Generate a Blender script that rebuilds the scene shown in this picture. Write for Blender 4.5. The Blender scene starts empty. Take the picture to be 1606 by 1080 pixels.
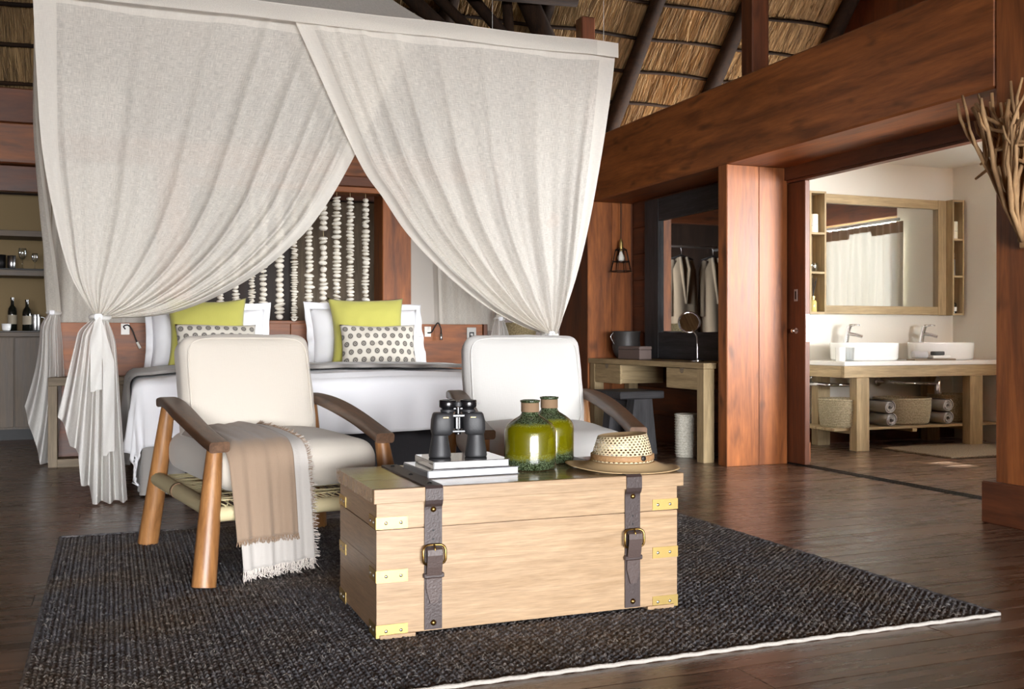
import bpy, bmesh, math, random
from mathutils import Vector, Matrix, noise
R = math.radians
random.seed(7)
SC = bpy.context.scene
COL = SC.collection

# ---------------------------------------------------------------- camera
cam_d = bpy.data.cameras.new('camera')
cam_d.sensor_width = 36.0
cam_d.lens = 36.0 * 1595.0 / 1606.0
cam_d.shift_y = -11.0 / 1606.0
cam_d.clip_start = 0.05
cam = bpy.data.objects.new('camera', cam_d)
COL.objects.link(cam)
cam.location = (0, 0, 0.95)
cam.rotation_euler = (R(90), 0, -R(21.491))
SC.camera = cam

# ---------------------------------------------------------------- world, sun, daylight openings
world = bpy.data.worlds.new('world')
SC.world = world
world.use_nodes = True
wn = world.node_tree
bg = wn.nodes['Background']
bg.inputs['Color'].default_value = (0.965, 0.98, 1.0, 1)
bg.inputs['Strength'].default_value = 36.0
sun_d = bpy.data.lights.new('sun', 'SUN')
sun_d.energy = 14.0
sun_d.angle = R(0.6)
sun_d.color = (1.0, 0.90, 0.76)
sun = bpy.data.objects.new('sun', sun_d)
COL.objects.link(sun)
sun.rotation_euler = Vector((-1.0, -0.16, -0.62)).to_track_quat('-Z', 'Y').to_euler()
def portal(name, loc, rot, sx, sy):
    d = bpy.data.lights.new(name, 'AREA')
    d.shape = 'RECTANGLE'; d.size = sx; d.size_y = sy
    d.cycles.is_portal = True
    o = bpy.data.objects.new(name, d); COL.objects.link(o)
    o.location = loc; o.rotation_euler = rot
    return o
FRONT_Y, HEAD = -9.0, 2.3
portal('front_daylight_portal', (0.37, FRONT_Y - 0.02, HEAD / 2), (R(90), 0, 0), 7.9, HEAD)
portal('added_bathroom_portal', (6.25, 3.80, 1.55), (R(90), 0, 0), 1.7, 1.2)  # portal for the unseen opening added to brighten the bathroom
portal('added_dressing_portal', (7.68, 9.2, 1.65), (R(90), 0, R(90)), 2.4, 1.5)  # portal for the unseen opening added to light thatch and dressing area
portal('bathroom_daylight_portal', (7.66, 5.46, 1.55), (R(90), 0, R(90)), 2.3, 1.3)
SC.view_settings.view_transform = 'Standard'
SC.view_settings.look = 'None'
SC.view_settings.gamma = 1.0
SC.view_settings.use_curve_mapping = False
SC.view_settings.exposure = 0.85
SC.cycles.diffuse_bounces = 5
SC.cycles.transparent_max_bounces = 16
SC.cycles.caustics_reflective = False
SC.cycles.caustics_refractive = False

# ---------------------------------------------------------------- helpers
def S(r, g, b):
    f = lambda c: (c / 255) / 12.92 if c / 255 <= 0.04045 else ((c / 255 + 0.055) / 1.055) ** 2.4
    return (f(r), f(g), f(b), 1)

def link(name, me, mat, parent=None, smooth=False, loc=None, rot=None):
    o = bpy.data.objects.new(name, me)
    COL.objects.link(o)
    if mat is not None and not me.materials:
        me.materials.append(mat)
    if parent is not None: o.parent = parent
    if loc: o.location = loc
    if rot: o.rotation_euler = rot
    return o

def ob(name, bm, mat, parent=None, smooth=False, loc=None, rot=None, kind=None, angle=None):
    if not bm.loops.layers.uv: pass
    bmesh.ops.recalc_face_normals(bm, faces=bm.faces) if smooth != 'keep' else None
    me = bpy.data.meshes.new(name)
    if smooth:
        for f in bm.faces: f.smooth = True
    bm.to_mesh(me); bm.free()
    if angle:
        me.set_sharp_from_angle(angle=R(angle))
    o = link(name, me, mat, parent, False, loc, rot)
    if kind: o['kind'] = kind
    return o

def thing(name, label, cat, loc=(0, 0, 0), rotz=0, group=None):
    o = bpy.data.objects.new(name, None); COL.objects.link(o)
    o.empty_display_size = 0.05
    o.location = loc; o.rotation_euler = (0, 0, rotz)
    o['label'] = label; o['category'] = cat
    if group: o['group'] = group
    return o

def tag(o, label, cat, group=None):
    o['label'] = label; o['category'] = cat
    if group: o['group'] = group
    return o

def dup(root, loc, rotz, label, group=None):
    r = root.copy(); COL.objects.link(r); r.location = loc; r.rotation_euler = (0, 0, rotz)
    r['label'] = label
    if group: r['group'] = group
    for ch in list(root.children):
        k = ch.copy(); COL.objects.link(k); k.parent = r
        for g in list(ch.children):
            d = g.copy(); COL.objects.link(d); d.parent = k
    return r

def B(): return bmesh.new()

def box(bm, x0, x1, y0, y1, z0, z1, bev=0.0, seg=1):
    r = bmesh.ops.create_cube(bm, size=1)
    vs = r['verts']
    for v in vs:
        v.co = Vector(((x0 + x1) / 2 + v.co.x * (x1 - x0), (y0 + y1) / 2 + v.co.y * (y1 - y0), (z0 + z1) / 2 + v.co.z * (z1 - z0)))
    if bev > 0:
        es = list({e for v in vs for e in v.link_edges})
        bmesh.ops.bevel(bm, geom=es, offset=bev, segments=seg, affect='EDGES', profile=0.5)
    return bm

def prism(bm, pts, a, b, axis='y'):
    """extrude a 2-D outline between a and b along an axis; pts are the other two axes in order"""
    def mk(p, t):
        if axis == 'y': return Vector((p[0], t, p[1]))
        if axis == 'x': return Vector((t, p[0], p[1]))
        return Vector((p[0], p[1], t))
    A = [bm.verts.new(mk(p, a)) for p in pts]; C = [bm.verts.new(mk(p, b)) for p in pts]
    n = len(pts)
    bm.faces.new(A); bm.faces.new(C[::-1])
    for i in range(n): bm.faces.new((A[i], A[(i + 1) % n], C[(i + 1) % n], C[i]))
    return bm

def tube(bm, pts, r, n=8, cap=True, closed=False):
    pts = [Vector(p) for p in pts]
    m = len(pts)
    rs = r if isinstance(r, (list, tuple)) else [r] * m
    rings = []
    up = None
    for i, p in enumerate(pts):
        if closed: d = pts[(i + 1) % m] - pts[(i - 1) % m]
        else: d = pts[min(i + 1, m - 1)] - pts[max(i - 1, 0)]
        if d.length < 1e-9: d = Vector((0, 0, 1))
        d.normalize()
        if up is None:
            up = Vector((0, 0, 1)) if abs(d.z) < 0.9 else Vector((1, 0, 0))
        a = up - d * up.dot(d)
        if a.length < 1e-6: a = d.orthogonal()
        a.normalize(); up = a
        b = d.cross(a)
        rings.append([bm.verts.new(p + (a * math.cos(2 * math.pi * k / n) + b * math.sin(2 * math.pi * k / n)) * rs[i]) for k in range(n)])
    rng = range(m) if closed else range(m - 1)
    for i in rng:
        A, C = rings[i], rings[(i + 1) % m]
        for k in range(n): bm.faces.new((A[k], A[(k + 1) % n], C[(k + 1) % n], C[k]))
    if cap and not closed:
        bm.faces.new(rings[0][::-1]); bm.faces.new(rings[-1])
    return bm

def lathe(bm, prof, n=24, cx=0, cy=0, sx=1, sy=1, cap=True, fn=None):
    rings = []
    for j, (r, z) in enumerate(prof):
        ring = []
        for k in range(n):
            a = 2 * math.pi * k / n
            rr = r if fn is None else fn(r, z, a, j)
            ring.append(bm.verts.new((cx + rr * math.cos(a) * sx, cy + rr * math.sin(a) * sy, z)))
        rings.append(ring)
    for i in range(len(rings) - 1):
        A, C = rings[i], rings[i + 1]
        for k in range(n): bm.faces.new((A[k], A[(k + 1) % n], C[(k + 1) % n], C[k]))
    if cap:
        bm.faces.new(rings[0][::-1]); bm.faces.new(rings[-1])
    return bm

def sheet(bm, nu, nv, fn, wrapu=False):
    """grid surface fn(u, v) with uv map"""
    uvl = bm.loops.layers.uv.verify()
    V = [[bm.verts.new(fn(i / nu, j / nv)) for j in range(nv + 1)] for i in range(nu + 1)]
    for i in range(nu):
        for j in range(nv):
            f = bm.faces.new((V[i][j], V[i + 1][j], V[i + 1][j + 1], V[i][j + 1]))
            for l, (a, b) in zip(f.loops, ((i, j), (i + 1, j), (i + 1, j + 1), (i, j + 1))):
                l[uvl].uv = (a / nu, b / nv)
    return bm

def curve(P, t):
    """Catmull-Rom through points P, t in 0..1 by cumulative length"""
    P = [Vector(p) for p in P]
    L = [0]
    for a, b in zip(P, P[1:]): L.append(L[-1] + (b - a).length)
    d = max(0, min(1, t)) * L[-1]
    i = 0
    while i < len(P) - 2 and d > L[i + 1]: i += 1
    u = (d - L[i]) / max(1e-9, L[i + 1] - L[i])
    p0 = P[i - 1] if i > 0 else P[i] * 2 - P[i + 1]
    p1, p2 = P[i], P[i + 1]
    p3 = P[i + 2] if i + 2 < len(P) else P[i + 1] * 2 - P[i]
    return 0.5 * ((2 * p1) + (p2 - p0) * u + (2 * p0 - 5 * p1 + 4 * p2 - p3) * u * u + (3 * p1 - p0 - 3 * p2 + p3) * u ** 3)

def rbox(bm, sx, sy, sz, rad, cuts=10, bulge=(0, 0, 0), wr=0.0, seed=0.0, ctr=(0, 0, 0)):
    """soft rounded box (cushion): half sizes sx, sy, sz"""
    tmp = B()
    bmesh.ops.create_cube(tmp, size=2)
    bmesh.ops.subdivide_edges(tmp, edges=tmp.edges, cuts=cuts, use_grid_fill=True)
    half = Vector((sx, sy, sz))
    for v in tmp.verts:
        u = v.co.copy()
        # push grid lines towards the edges
        q = Vector([math.copysign(abs(k) ** 0.8, k) * h for k, h in zip(u, half)])
        c = Vector([max(-h + rad, min(h - rad, k)) for k, h in zip(q, half)])
        d = q - c
        p = c + (d.normalized() * rad if d.length > 1e-9 else Vector((0, 0, 0)))
        b = [max(0, 1 - (p[i] / half[i]) ** 2) for i in range(3)]
        p.x += math.copysign(1, u.x) * bulge[0] * b[1] * b[2] * (abs(u.x) ** 3)
        p.y += math.copysign(1, u.y) * bulge[1] * b[0] * b[2] * (abs(u.y) ** 3)
        p.z += math.copysign(1, u.z) * bulge[2] * b[0] * b[1] * (abs(u.z) ** 3)
        if wr:
            n_ = noise.noise(Vector((p.x * 5 + seed, p.y * 5, p.z * 5)))
            n2 = noise.noise(Vector((p.x * 14 + seed, p.y * 14, p.z * 14)))
            p += p.normalized() * (n_ + n2 * 0.35) * wr
        v.co = p + Vector(ctr)
    m = {v: bm.verts.new(v.co) for v in tmp.verts}
    for f in tmp.faces: bm.faces.new([m[v] for v in f.verts])
    tmp.free()
    return bm

# ---------------------------------------------------------------- materials
class N:
    def __init__(s, name):
        s.m = bpy.data.materials.new(name); s.m.use_nodes = True
        s.t = s.m.node_tree; s.n = s.t.nodes
        s.b = s.n['Principled BSDF']; s.out = s.n['Material Output']
    def add(s, ty, **kw):
        x = s.n.new(ty)
        for k, v in kw.items():
            if hasattr(x, k): setattr(x, k, v)
        return x
    def l(s, a, b): s.t.links.new(a, b)
    def math(s, op, a, b=None, c=None):
        x = s.n.new('ShaderNodeMath'); x.operation = op
        for i, k in enumerate((a, b, c)):
            if k is None: continue
            if isinstance(k, (int, float)): x.inputs[i].default_value = k
            else: s.l(k, x.inputs[i])
        return x.outputs[0]
    def ramp(s, fac, stops):
        x = s.n.new('ShaderNodeValToRGB')
        e = x.color_ramp.elements
        while len(e) < len(stops): e.new(0.5)
        for k, (p, c) in zip(e, stops): k.position = p; k.color = c
        s.l(fac, x.inputs[0]); return x.outputs[0]
    def mix(s, fac, a, b, mode='MIX'):
        x = s.n.new('ShaderNodeMix'); x.data_type = 'RGBA'; x.blend_type = mode
        for i, k in ((0, fac), (6, a), (7, b)):
            if isinstance(k, (int, float)): x.inputs[i].default_value = k
            elif isinstance(k, tuple): x.inputs[i].default_value = k
            else: s.l(k, x.inputs[i])
        return x.outputs[2]
    def coord(s, scale=(1, 1, 1), kind='Object', rnd=True):
        tc = s.n.new('ShaderNodeTexCoord')
        mp = s.n.new('ShaderNodeMapping')
        mp.inputs['Scale'].default_value = scale
        if rnd:
            oi = s.n.new('ShaderNodeObjectInfo')
            va = s.n.new('ShaderNodeVectorMath'); va.operation = 'ADD'
            k = s.math('MULTIPLY', oi.outputs['Random'], 17.3)
            s.l(tc.outputs[kind], va.inputs[0]); s.l(k, va.inputs[1])
            s.l(va.outputs[0], mp.inputs[0])
        else: s.l(tc.outputs[kind], mp.inputs[0])
        return mp.outputs[0]
    def noise(s, vec, scale=5, detail=4, rough=0.55, dist=0.0):
        x = s.n.new('ShaderNodeTexNoise')
        x.inputs['Scale'].default_value = scale; x.inputs['Detail'].default_value = detail
        x.inputs['Roughness'].default_value = rough; x.inputs['Distortion'].default_value = dist
        s.l(vec, x.inputs['Vector']); return x.outputs['Fac']
    def bump(s, h, strength=0.3, dist=0.01):
        x = s.n.new('ShaderNodeBump'); x.inputs['Strength'].default_value = strength
        x.inputs['Distance'].default_value = dist
        s.l(h, x.inputs['Height']); s.l(x.outputs[0], s.b.inputs['Normal'])
    def set(s, **kw):
        for k, v in kw.items():
            i = s.b.inputs[k.replace('_', ' ')]
            if isinstance(v, (int, float, tuple)): i.default_value = v
            else: s.l(v, i)
        return s

def plain(name, col, rough=0.5, metal=0.0, bump=0.0, bscale=80, **kw):
    n = N(name); n.set(Base_Color=col, Roughness=rough, Metallic=metal, **kw)
    if bump:
        n.bump(n.noise(n.coord(rnd=False), bscale, 3), bump, 0.005)
    return n.m

def wood(name, dark, light, axis='x', rough=0.5, spread=0.3, scale=1.0, knots=0.0, bump=0.15, coat=0.0, stretch=14):
    n = N(name)
    sc = {'x': (1, stretch, stretch), 'y': (stretch, 1, stretch), 'z': (stretch, stretch, 1)}[axis]
    sc = tuple(k * scale for k in sc)
    v = n.coord(sc)
    f = n.noise(v, 1.6, 6, 0.62, 0.6)
    col = n.ramp(f, [(0.28, dark), (0.72, light)])
    v2 = n.coord(tuple(k * 3.5 for k in sc))
    f2 = n.noise(v2, 2.2, 3, 0.6)
    col = n.mix(0.55, col, n.ramp(f2, [(0.3, (0.55, 0.55, 0.55, 1)), (0.7, (1.1, 1.1, 1.1, 1))]), 'MULTIPLY')
    if knots:
        ks = {'x': (2.2, 6, 6), 'y': (6, 2.2, 6), 'z': (6, 6, 2.2)}[axis]
        vo = n.add('ShaderNodeTexVoronoi'); vo.inputs['Scale'].default_value = 1.0
        kv = n.add('ShaderNodeVectorMath', operation='ADD'); kn_ = n.add('ShaderNodeTexNoise'); kn_.inputs['Scale'].default_value = 1.4; kc = n.coord(ks)
        n.l(kc, kn_.inputs['Vector']); n.l(kc, kv.inputs[0]); n.l(kn_.outputs['Color'], kv.inputs[1]); n.l(kv.outputs[0], vo.inputs['Vector'])
        kf = n.ramp(vo.outputs['Distance'], [(0.06, (1, 1, 1, 1)), (0.26, (0, 0, 0, 1))])
        kk = n.math('MULTIPLY', kf, knots)
        col = n.mix(kk, col, tuple(c * 0.18 for c in dark[:3]) + (1,))
    oi = n.add('ShaderNodeObjectInfo')
    val = n.math('ADD', n.math('MULTIPLY', oi.outputs['Random'], spread), 1 - spread / 2)
    hs = n.add('ShaderNodeHueSaturation'); n.l(col, hs.inputs['Color']); n.l(val, hs.inputs['Value'])
    rr = n.math('ADD', n.math('MULTIPLY', f, 0.2), rough - 0.1)
    n.set(Base_Color=hs.outputs[0], Roughness=rr, Coat_Weight=coat, Coat_Roughness=0.15)
    n.bump(f2, bump, 0.004)
    return n.m

def fabric(name, col, rough=0.9, wscale=260, strength=0.25, var=0.08, sheen=0.2, tint=None):
    n = N(name)
    tc = n.coord(rnd=False)
    a = n.noise(n.coord((1, 1, 12), rnd=False), wscale / 6, 2)
    b = n.noise(n.coord((12, 12, 1), rnd=False), wscale / 10, 2)
    w = n.math('ADD', a, b)
    big = n.noise(tc, 4, 3)
    d = tuple(c * (1 - var * 2) for c in col[:3]) + (1,)
    c1 = n.mix(n.ramp(w, [(0.35, (0, 0, 0, 1)), (0.65, (1, 1, 1, 1))]), d, col)
    n.set(Base_Color=c1, Roughness=rough, Sheen_Weight=sheen)
    n.bump(w, strength, 0.002)
    return n.m

def sheer(name, col, lo, hi, hem=True, trans=0.3):
    n = N(name)
    tc = n.add('ShaderNodeTexCoord')
    def mp(sc):
        m = n.add('ShaderNodeMapping'); m.inputs['Scale'].default_value = sc
        n.l(tc.outputs['UV'], m.inputs[0]); return m.outputs[0]
    a = n.noise(mp((560, 40, 1)), 1.0, 3, 0.7); b = n.noise(mp((40, 600, 1)), 1.0, 3, 0.7)
    w = n.math('MULTIPLY', n.math('ADD', a, b), 0.5)
    al = n.add('ShaderNodeMapRange'); al.inputs['From Min'].default_value = 0.36; al.inputs['From Max'].default_value = 0.64
    al.inputs['To Min'].default_value = lo; al.inputs['To Max'].default_value = hi
    n.l(w, al.inputs['Value'])
    fac = al.outputs[0]
    if hem:   # double layer of cloth at the hems
        sx = n.add('ShaderNodeSeparateXYZ'); n.l(tc.outputs['UV'], sx.inputs[0])
        e = n.math('MAXIMUM', n.math('LESS_THAN', sx.outputs[0], 0.055), n.math('GREATER_THAN', sx.outputs[0], 0.955))
        e = n.math('MAXIMUM', e, n.math('LESS_THAN', sx.outputs[1], 0.045))
        e2 = n.math('MULTIPLY', e, 0.65)
        inv = n.math('SUBTRACT', 1, fac)
        fac = n.math('ADD', fac, n.math('MULTIPLY', inv, e2))
    df = n.add('ShaderNodeBsdfDiffuse'); tr = n.add('ShaderNodeBsdfTranslucent'); tp = n.add('ShaderNodeBsdfTransparent')
    df.inputs[0].default_value = col; tr.inputs[0].default_value = col
    m1 = n.add('ShaderNodeMixShader'); m1.inputs[0].default_value = trans
    n.l(df.outputs[0], m1.inputs[1]); n.l(tr.outputs[0], m1.inputs[2])
    m2 = n.add('ShaderNodeMixShader'); n.l(fac, m2.inputs[0]); n.l(tp.outputs[0], m2.inputs[1]); n.l(m1.outputs[0], m2.inputs[2])
    n.l(m2.outputs[0], n.out.inputs['Surface'])
    return n.m

def dots(name, base, cols, rows, stops, holes=False):
    """staggered rings printed on cloth (uv)"""
    n = N(name)
    tc = n.add('ShaderNodeTexCoord'); sx = n.add('ShaderNodeSeparateXYZ'); n.l(tc.outputs['UV'], sx.inputs[0])
    v = n.math('MULTIPLY', sx.outputs[1], rows)
    row = n.math('FLOOR', v)
    u = n.math('ADD', n.math('MULTIPLY', sx.outputs[0], cols), n.math('MULTIPLY', n.math('MODULO', row, 2), 0.5))
    fu = n.math('SUBTRACT', n.math('FRACT', u), 0.5); fv = n.math('MULTIPLY', n.math('SUBTRACT', n.math('FRACT', v), 0.5), 0.9 if not holes else 0.8)
    d = n.math('SQRT', n.math('ADD', n.math('MULTIPLY', fu, fu), n.math('MULTIPLY', fv, fv)))
    if holes:
        tp = n.add('ShaderNodeBsdfTransparent'); mx = n.add('ShaderNodeMixShader')
        n.set(Base_Color=base, Roughness=0.85)
        f = n.math('GREATER_THAN', d, holes)
        n.l(f, mx.inputs[0]); n.l(tp.outputs[0], mx.inputs[1]); n.l(n.b.outputs[0], mx.inputs[2]); n.l(mx.outputs[0], n.out.inputs['Surface'])
    else:
        c = n.ramp(d, stops)
        n.set(Base_Color=c, Roughness=0.9, Sheen_Weight=0.2)
        n.bump(n.noise(n.coord(rnd=False), 220, 2), 0.2, 0.002)
    return n.m

M = {}
M['floor'] = wood('dark_floor_wood', S(62, 46, 37), S(128, 99, 78), 'x', 0.28, 0.5, 0.9, bump=0.03)
for ax in 'xyz':
    M['red_' + ax] = wood('reddish_timber_' + ax, S(98, 51, 22), S(174, 102, 50), ax, 0.5, 0.22, 0.7, knots=0.55, bump=0.2, stretch=9)
    M['dkred_' + ax] = wood('dark_reddish_timber_' + ax, S(66, 34, 18), S(114, 62, 33), ax, 0.5, 0.2, 0.7, knots=0.45, bump=0.2, stretch=9)
    M['oak_' + ax] = wood('pale_oak_' + ax, S(150, 128, 92), S(196, 172, 132), ax, 0.5, 0.16, 1.0, bump=0.1)
    M['chest_' + ax] = wood('blond_oak_' + ax, S(160, 130, 97), S(190, 160, 126), ax, 0.38, 0.08, 1.7, bump=0.05, stretch=16)
    M['char_' + ax] = wood('charred_timber_' + ax, S(30, 29, 31), S(72, 70, 72), ax, 0.6, 0.2, 1.2, bump=0.5)
    M['pole_' + ax] = wood('dark_roof_pole_' + ax, S(20, 13, 9), S(46, 31, 20), ax, 0.85, 0.2, 0.8, bump=0.4)
    M['wthr_' + ax] = wood('weathered_timber_' + ax, S(112, 98, 80), S(158, 142, 120), ax, 0.7, 0.2, 1.0, bump=0.3)
for ax in 'xyz':
    M['pole_' + ax].node_tree.nodes['Principled BSDF'].inputs['Specular IOR Level'].default_value = 0.12
M['lidwood'] = wood('oak_lid_boards', S(126, 100, 68), S(176, 146, 106), 'x', 0.22, 0.35, 0.8, bump=0.04, coat=0.4)
M['teak'] = wood('teak', S(130, 84, 46), S(184, 132, 80), 'z', 0.4, 0.12, 1.3, bump=0.08, stretch=10)
M['walnut'] = wood('walnut', S(76, 54, 40), S(124, 92, 68), 'y', 0.42, 0.1, 1.3, bump=0.1, stretch=9)
M['plaster'] = plain('white_plaster', S(226, 222, 212), 0.9, bump=0.12, bscale=40)
M['plaster_w'] = plain('grey_plaster', S(196, 190, 182), 0.9, bump=0.1, bscale=40)
M['tan'] = plain('tan_plaster', S(118, 100, 70), 0.9, bump=0.1, bscale=40)
M['darkwall'] = wood('dark_wardrobe_wood', S(34, 24, 19), S(62, 44, 34), 'z', 0.6, 0.2, 0.7)
M['brass'] = plain('brass', S(186, 160, 100), 0.45, 1.0, bump=0.05)
M['antique'] = plain('antique_brass', S(150, 118, 66), 0.3, 1.0)
M['chrome'] = plain('chrome', (0.78, 0.78, 0.8, 1), 0.08, 1.0)
M['steel'] = plain('brushed_steel', (0.55, 0.55, 0.56, 1), 0.3, 1.0)
M['black_metal'] = plain('black_metal', S(34, 32, 32), 0.4, 0.7)
M['leather'] = plain('dark_brown_leather', S(62, 50, 48), 0.45, bump=0.25, bscale=140)
M['leather2'] = plain('shade_contrast_leather', S(78, 64, 60), 0.45, bump=0.25, bscale=140)  # lighter copy; its contrast stands in for shading along the tongue edges
M['porcelain'] = plain('white_porcelain', S(240, 240, 238), 0.12, Coat_Weight=0.5)
M['stone_white'] = plain('white_stone_counter', S(232, 230, 226), 0.25)
M['mirror'] = plain('mirror_glass', (0.86, 0.88, 0.88, 1), 0.02, 1.0)
M['black'] = plain('matt_black', S(22, 22, 24), 0.6)
M['bblack'] = plain('black_rubber_armour', S(46, 46, 48), 0.5, bump=0.15, bscale=300)
M['bgloss'] = plain('black_gloss', S(20, 20, 22), 0.15)
M['bedbase'] = fabric('charcoal_bed_base', S(40, 38, 42))
M['white_cloth'] = fabric('white_cotton', S(242, 242, 246), 0.85, 200, 0.12, 0.015)
M['cream'] = fabric('cream_linen', S(204, 196, 184), 0.9, 220, 0.3, 0.035)
M['offwhite'] = fabric('off_white_linen', S(212, 210, 206), 0.9, 220, 0.3, 0.025)
M['lime'] = fabric('lime_linen', S(188, 184, 92), 0.9, 220, 0.3, 0.05)
M['taupe'] = fabric('taupe_wool', S(150, 128, 108), 0.95, 180, 0.4, 0.07)
M['palegrey'] = fabric('pale_grey_wool', S(186, 180, 174), 0.95, 180, 0.4, 0.06)
M['fringe'] = plain('pale_fringe', S(214, 206, 198), 0.9)
M['fringe_t'] = plain('taupe_fringe', S(150, 126, 104), 0.9)
M['robe'] = fabric('beige_robe_cotton', S(120, 106, 88), 0.95, 160, 0.3)
M['towel'] = plain('grey_terry', S(190, 188, 188), 0.95, bump=0.9, bscale=260, Sheen_Weight=0.4)
M['cord'] = plain('natural_paper_cord', S(204, 190, 150), 0.75, bump=0.2, bscale=200)
M['shell'] = plain('white_stone_bead', S(232, 226, 214), 0.6, bump=0.15, bscale=60)
M['string'] = plain('jute_string', S(176, 156, 120), 0.9)
M['twig'] = wood('driftwood_twig', S(142, 104, 66), S(206, 168, 122), 'z', 0.75, 0.3, 1.5, bump=0.5, stretch=5)
M['candle'] = plain('ivory_wax', S(236, 228, 208), 0.5, Subsurface_Weight=0.2)
M['twine'] = plain('brown_twine', S(134, 108, 82), 0.85, bump=0.4, bscale=160)
M['felt'] = plain('tan_felt', S(188, 160, 118), 0.9, bump=0.2, bscale=240)
M['braid'] = plain('braided_tan_leather', S(170, 132, 92), 0.6, bump=0.8, bscale=110)
M['paper'] = plain('book_pages', S(236, 236, 236), 0.7)
M['cover_a'] = plain('glossy_grey_cover', S(120, 122, 126), 0.12, Coat_Weight=0.8)
M['cover_b'] = plain('glossy_dark_cover', S(92, 90, 90), 0.08, Coat_Weight=1.0)
M['switch'] = plain('white_plastic', S(238, 236, 230), 0.4)
M['switch_g'] = plain('grey_plate', S(188, 186, 182), 0.4)
M['clay'] = plain('black_fired_clay', S(52, 48, 46), 0.5, bump=0.3, bscale=30)
M['greybox'] = plain('taupe_leather_box', S(116, 100, 94), 0.55, bump=0.2, bscale=120)
M['winedark'] = plain('dark_wine_glass', S(18, 20, 16), 0.08, Coat_Weight=0.5)
M['winelabel'] = plain('wine_label', S(150, 140, 122), 0.7)
def glassmat(name, col, rough=0.02):
    n = N(name); tp = n.add('ShaderNodeBsdfTransparent'); gl = n.add('ShaderNodeBsdfGlossy'); mx = n.add('ShaderNodeMixShader'); lw = n.add('ShaderNodeLayerWeight')
    tp.inputs[0].default_value = col; gl.inputs['Roughness'].default_value = rough; lw.inputs[0].default_value = 0.35
    n.l(n.math('ADD', n.math('MULTIPLY', lw.outputs['Facing'], 0.6), 0.06), mx.inputs[0]); n.l(tp.outputs[0], mx.inputs[1]); n.l(gl.outputs[0], mx.inputs[2]); n.l(mx.outputs[0], n.out.inputs['Surface']); return n.m
M['glass'] = glassmat('clear_glass', (0.95, 0.97, 0.97, 1))
M['bulb'] = plain('opal_bulb', S(236, 232, 222), 0.25)
# woven baskets
def woven(name, c1, c2):
    n = N(name); v = n.coord((1, 1, 1), rnd=False)
    a = n.noise(v, 90, 3); c = n.mix(n.ramp(a, [(0.35, (0, 0, 0, 1)), (0.65, (1, 1, 1, 1))]), c1, c2)
    n.set(Base_Color=c, Roughness=0.85); n.bump(n.noise(v, 120, 2), 0.6, 0.004); return n.m
M['basket'] = woven('seagrass_weave', S(158, 146, 118), S(200, 188, 158))
M['basket_w'] = woven('white_fibre_weave', S(190, 184, 168), S(226, 222, 210))
M['basket_b'] = woven('rough_bark_weave', S(110, 96, 70), S(176, 158, 120))
# knitted grey blanket
def knit(name, c1, c2, sc):
    n = N(name); tc = n.add('ShaderNodeTexCoord'); mp = n.add('ShaderNodeMapping'); mp.inputs['Scale'].default_value = sc
    n.l(tc.outputs['UV'], mp.inputs[0])
    w = n.add('ShaderNodeTexWave'); w.inputs['Scale'].default_value = 1; w.inputs['Distortion'].default_value = 0.4; n.l(mp.outputs[0], w.inputs['Vector'])
    n.set(Base_Color=n.mix(w.outputs['Fac'], c1, c2), Roughness=0.95, Sheen_Weight=0.3); n.bump(w.outputs['Fac'], 0.8, 0.006); return n.m
M['knit'] = knit('grey_rib_knit', S(112, 108, 104), S(158, 154, 150), (4, 34, 1))
# green mercury glass: speckled frosting near shoulder and foot
def bottle_mat():
    n = N('green_speckled_glass')
    tc = n.add('ShaderNodeTexCoord'); sx = n.add('ShaderNodeSeparateXYZ'); n.l(tc.outputs['Object'], sx.inputs[0])
    z = sx.outputs[2]
    sp = n.noise(n.coord(rnd=True), 240, 3, 0.7)
    blot = n.noise(n.coord(rnd=True), 22, 5, 0.7)
    lowb = n.add('ShaderNodeMapRange'); lowb.inputs[1].default_value = 0.075; lowb.inputs[2].default_value = 0.0; n.l(z, lowb.inputs[0])
    hib = n.add('ShaderNodeMapRange'); hib.inputs[1].default_value = 0.145; hib.inputs[2].default_value = 0.19; n.l(z, hib.inputs[0])
    band = n.math('MAXIMUM', lowb.outputs[0], hib.outputs[0])
    m = n.math('ADD', n.math('MULTIPLY', band, 1.15), n.math('MULTIPLY', n.math('SUBTRACT', n.math('ADD', n.math('MULTIPLY', sp, 0.7), n.math('MULTIPLY', blot, 0.5)), 0.6), 1.1))
    frost = n.ramp(m, [(0.22, (0, 0, 0, 1)), (0.58, (1, 1, 1, 1))])
    fcol = n.mix(n.ramp(sp, [(0.45, (0, 0, 0, 1)), (0.62, (1, 1, 1, 1))]), S(24, 36, 14), S(104, 116, 88))
    col = n.mix(frost, S(166, 160, 14), fcol)
    tr = n.math('SUBTRACT', 0.72, n.math('MULTIPLY', frost, 0.6))
    n.set(Base_Color=col, Roughness=0.12, Transmission_Weight=tr, IOR=1.3, Coat_Weight=0.6, Coat_Roughness=0.08, Metallic=0.0)
    return n.m
M['bottle'] = bottle_mat()
M['dotty'] = dots('dotted_cushion_cloth', None, 9.0, 5.2, [(0.0, S(70, 68, 66)), (0.07, S(70, 68, 66)), (0.085, S(176, 170, 158)), (0.14, S(176, 170, 158)), (0.16, S(84, 80, 78)), (0.235, S(84, 80, 78)), (0.255, S(150, 144, 134)), (0.31, S(150, 144, 134)), (0.335, S(216, 210, 198))])
M['hatmesh'] = dots('straw_mesh', S(222, 204, 166), 40, 11, None, holes=0.29)
for ax in 'xz': M['dkoak_' + ax] = wood('dark_oak_' + ax, S(62, 50, 40), S(98, 82, 64), ax, 0.55, 0.2)
M['sheer'] = sheer('sheer_linen', S(234, 229, 220), 0.55, 0.95)
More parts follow.
